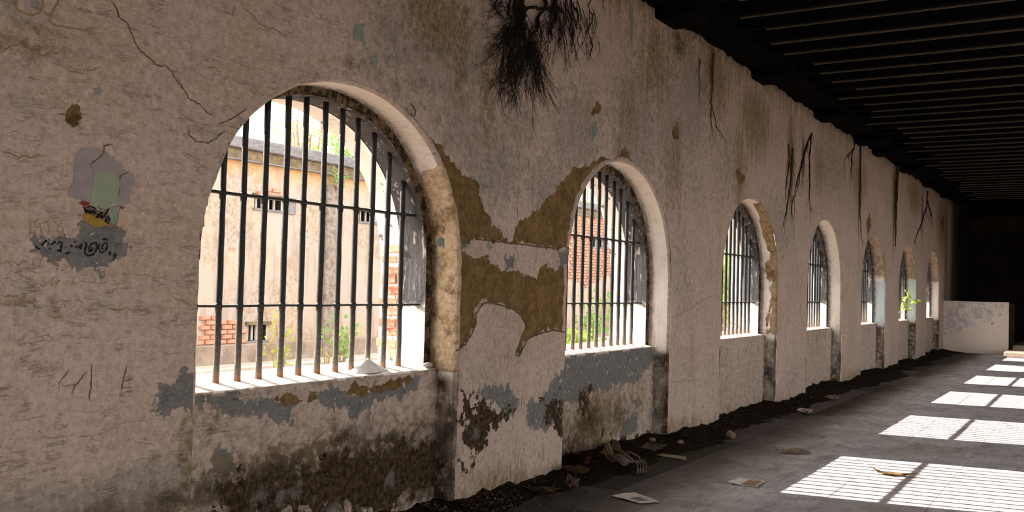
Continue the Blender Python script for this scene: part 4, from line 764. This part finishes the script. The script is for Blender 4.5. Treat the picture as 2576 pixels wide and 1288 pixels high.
for zi, zn in enumerate(zones):
    q_ = np.array([fp(x, y)[[0, 2]] for x, y in zn]); lo, hi = q_.min(0), q_.max(0); r = 0; z_ = lo[1]
    while z_ < hi[1]:
        x = lo[0]+(.115 if r % 2 else 0)
        while x < hi[0]:
            jz = np.array([[x+random.uniform(-.06, .06), z_+random.uniform(-.03, .03)]])
            if sdf(jz, q_)[0] > 0 and not any(v[0]-.1 < x < v[1]+.1 and v[2]-.04 < z_ < v[3]+.06 for v in vents) and nbk < 300:
                o = link('brick', b2m, None, bd); o.matrix_parent_inverse = Matrix.Translation(bd.location).inverted(); o.location = (x, FY_-.005+random.uniform(-.015, .01), z_); o.rotation_euler = (0, random.uniform(-.02, .02), random.uniform(-.03, .03)); nbk += 1
            x += .232
        z_ += .082; r += 1

# plants
def leafmat(name, a_, b_):
    g = G(name, .6, .3); g.col(g.mix(g.noise(g.pos, 5, 3), a_, b_)); t = g.n('ShaderNodeBsdfTranslucent'); g.put(t.inputs[0], (min(1, b_[0]*1.3), min(1, b_[1]*1.25), b_[2]*.7)); mx = g.n('ShaderNodeMixShader'); mx.inputs[0].default_value = .4
    g.t.links.new(g.b.outputs[0], mx.inputs[1]); g.t.links.new(t.outputs[0], mx.inputs[2]); g.t.links.new(mx.outputs[0], g.out.inputs[0]); return g.m
M['leafA'] = leafmat('light_green_leaf', (.20, .36, .07), (.38, .50, .13)); M['leafB'] = leafmat('green_leaf', (.10, .24, .06), (.22, .38, .11)); M['leafY'] = leafmat('yellow_green_leaf', (.30, .36, .07), (.42, .44, .11))
M['twig'] = simple('twig_bark', (.22, .15, .10), (.34, .25, .18), 12)
def leaf(mb, p, s_, rg):
    d = rg.normal(size=3); d /= np.linalg.norm(d); e = np.cross(d, rg.normal(size=3)); e /= np.linalg.norm(e)+1e-9; n_ = np.cross(d, e)
    mb.add([p, p+d*s_*.45+e*s_*.38+n_*s_*.08, p+d*s_, p+d*s_*.45-e*s_*.38+n_*s_*.08], [(0, 1, 2), (0, 2, 3)])
def shrub(name, base, top, spread, nst, nl, ls, lm, label, seed, group=None, cat='plant'):
    rg = np.random.default_rng(seed); o = tag(empty(name, tuple(base)), label, cat, group); st = MB(); lv = MB(); base = np.array(base, float); top = np.array(top, float)
    for i in range(nst):
        end = top+rg.normal(size=3)*np.array(spread)*.6; mid = (base+end)/2+rg.normal(size=3)*np.array(spread)*.25; pts = []
        for t in np.linspace(0, 1, 7): pts.append((1-t)**2*base+2*t*(1-t)*mid+t*t*end)
        r0 = max(.008, np.linalg.norm(top-base)*.012); st.tube([tuple(p_) for p_ in pts], list(np.linspace(r0, r0*.3, 7)), 5, False)
        for q in range(nl//nst):
            t = rg.uniform(.35, 1.05); p_ = (1-t)**2*base+2*t*(1-t)*mid+t*t*end+rg.normal(size=3)*np.array(spread)*.3; leaf(lv, p_, ls*rg.uniform(.6, 1.3), rg)
    st.build('stem', M['twig'], o); tag(lv.build('foliage', lm, o), kind='stuff'); return o
def ctree(name, px, py, Y, spread, nl, ls, lm, label, seed):
    c0 = onY(px, py, Y); b0 = np.array([c0[0]+.3, Y, -.2]); return shrub(name, b0, c0, spread, 14, nl, ls, lm, label, seed, 'trees behind the courtyard building', 'tree')
ctree('leafy_tree', 860, 345, 11.5, (1.0, .6, .62), 5200, .085, M['leafB'], 'bright green tree over the building roof, seen through the nearest window', 1)
ctree('leafy_tree', 745, 330, 13.0, (.9, .6, .35), 900, .09, M['leafA'], 'sparse yellow green tree left of the bright green one', 2)
ctree('leafy_tree', 1468, 480, 11.5, (1.6, .6, .5), 900, .14, M['leafB'], 'green tree over the roof, seen through the second window', 3)
def court(px, py0, py1, Y, spread, nst, nl, ls, lm, label, seed):
    b0 = onY(px, py0, Y); t0 = onY(px, py1, Y); b0[2] = -.16 if Y < 8.8 else b0[2]; return shrub('court_shrub', b0, t0, spread, nst, nl, ls, lm, label, seed, 'shrubs in the courtyard')
court(700, 900, 822, 7.9, (.30, .15, .17), 6, 80, .085, M['leafY'], 'yellow leaved weed by the low vent, seen through the nearest window', 4)
court(715, 905, 868, 7.6, (.22, .15, .10), 4, 30, .09, M['leafA'], 'low green weed under the yellow leaved one', 5)
court(862, 890, 820, 7.7, (.36, .2, .28), 9, 210, .085, M['leafB'], 'dark green bushy weed beside the grey pilaster', 6)
court(825, 890, 850, 7.3, (.5, .2, .25), 14, 40, .08, M['leafY'], 'dry tangled weed left of the dark green one', 7)
court(1490, 860, 770, 7.5, (.6, .3, .35), 8, 260, .16, M['leafB'], 'tall green shrub in the middle of the second window', 8)
court(1470, 870, 850, 7.0, (.9, .3, .22), 9, 300, .15, M['leafA'], 'low light green shrub at the foot of the second window', 9)
court(1822, 800, 640, 6.0, (1.2, .4, .9), 10, 500, .2, M['leafA'], 'light green bush at the left edge of the third window', 10)
court(850, 480, 440, 8.85, (.25, .08, .12), 12, 110, .06, M['leafB'], 'small fern rooted under the cornice above the grey pilaster', 11)
p = onY(2262, 770, .28); sp = shrub('leafy_sprig', (p[0], .32, p[2]-.25), (onY(2300, 742, .02)[0]-.1, .06, onY(2300, 742, .02)[2]), (.16, .10, .09), 3, 18, .15, M['leafA'], 'bright green leafy sprig growing in through the sixth window', 12)
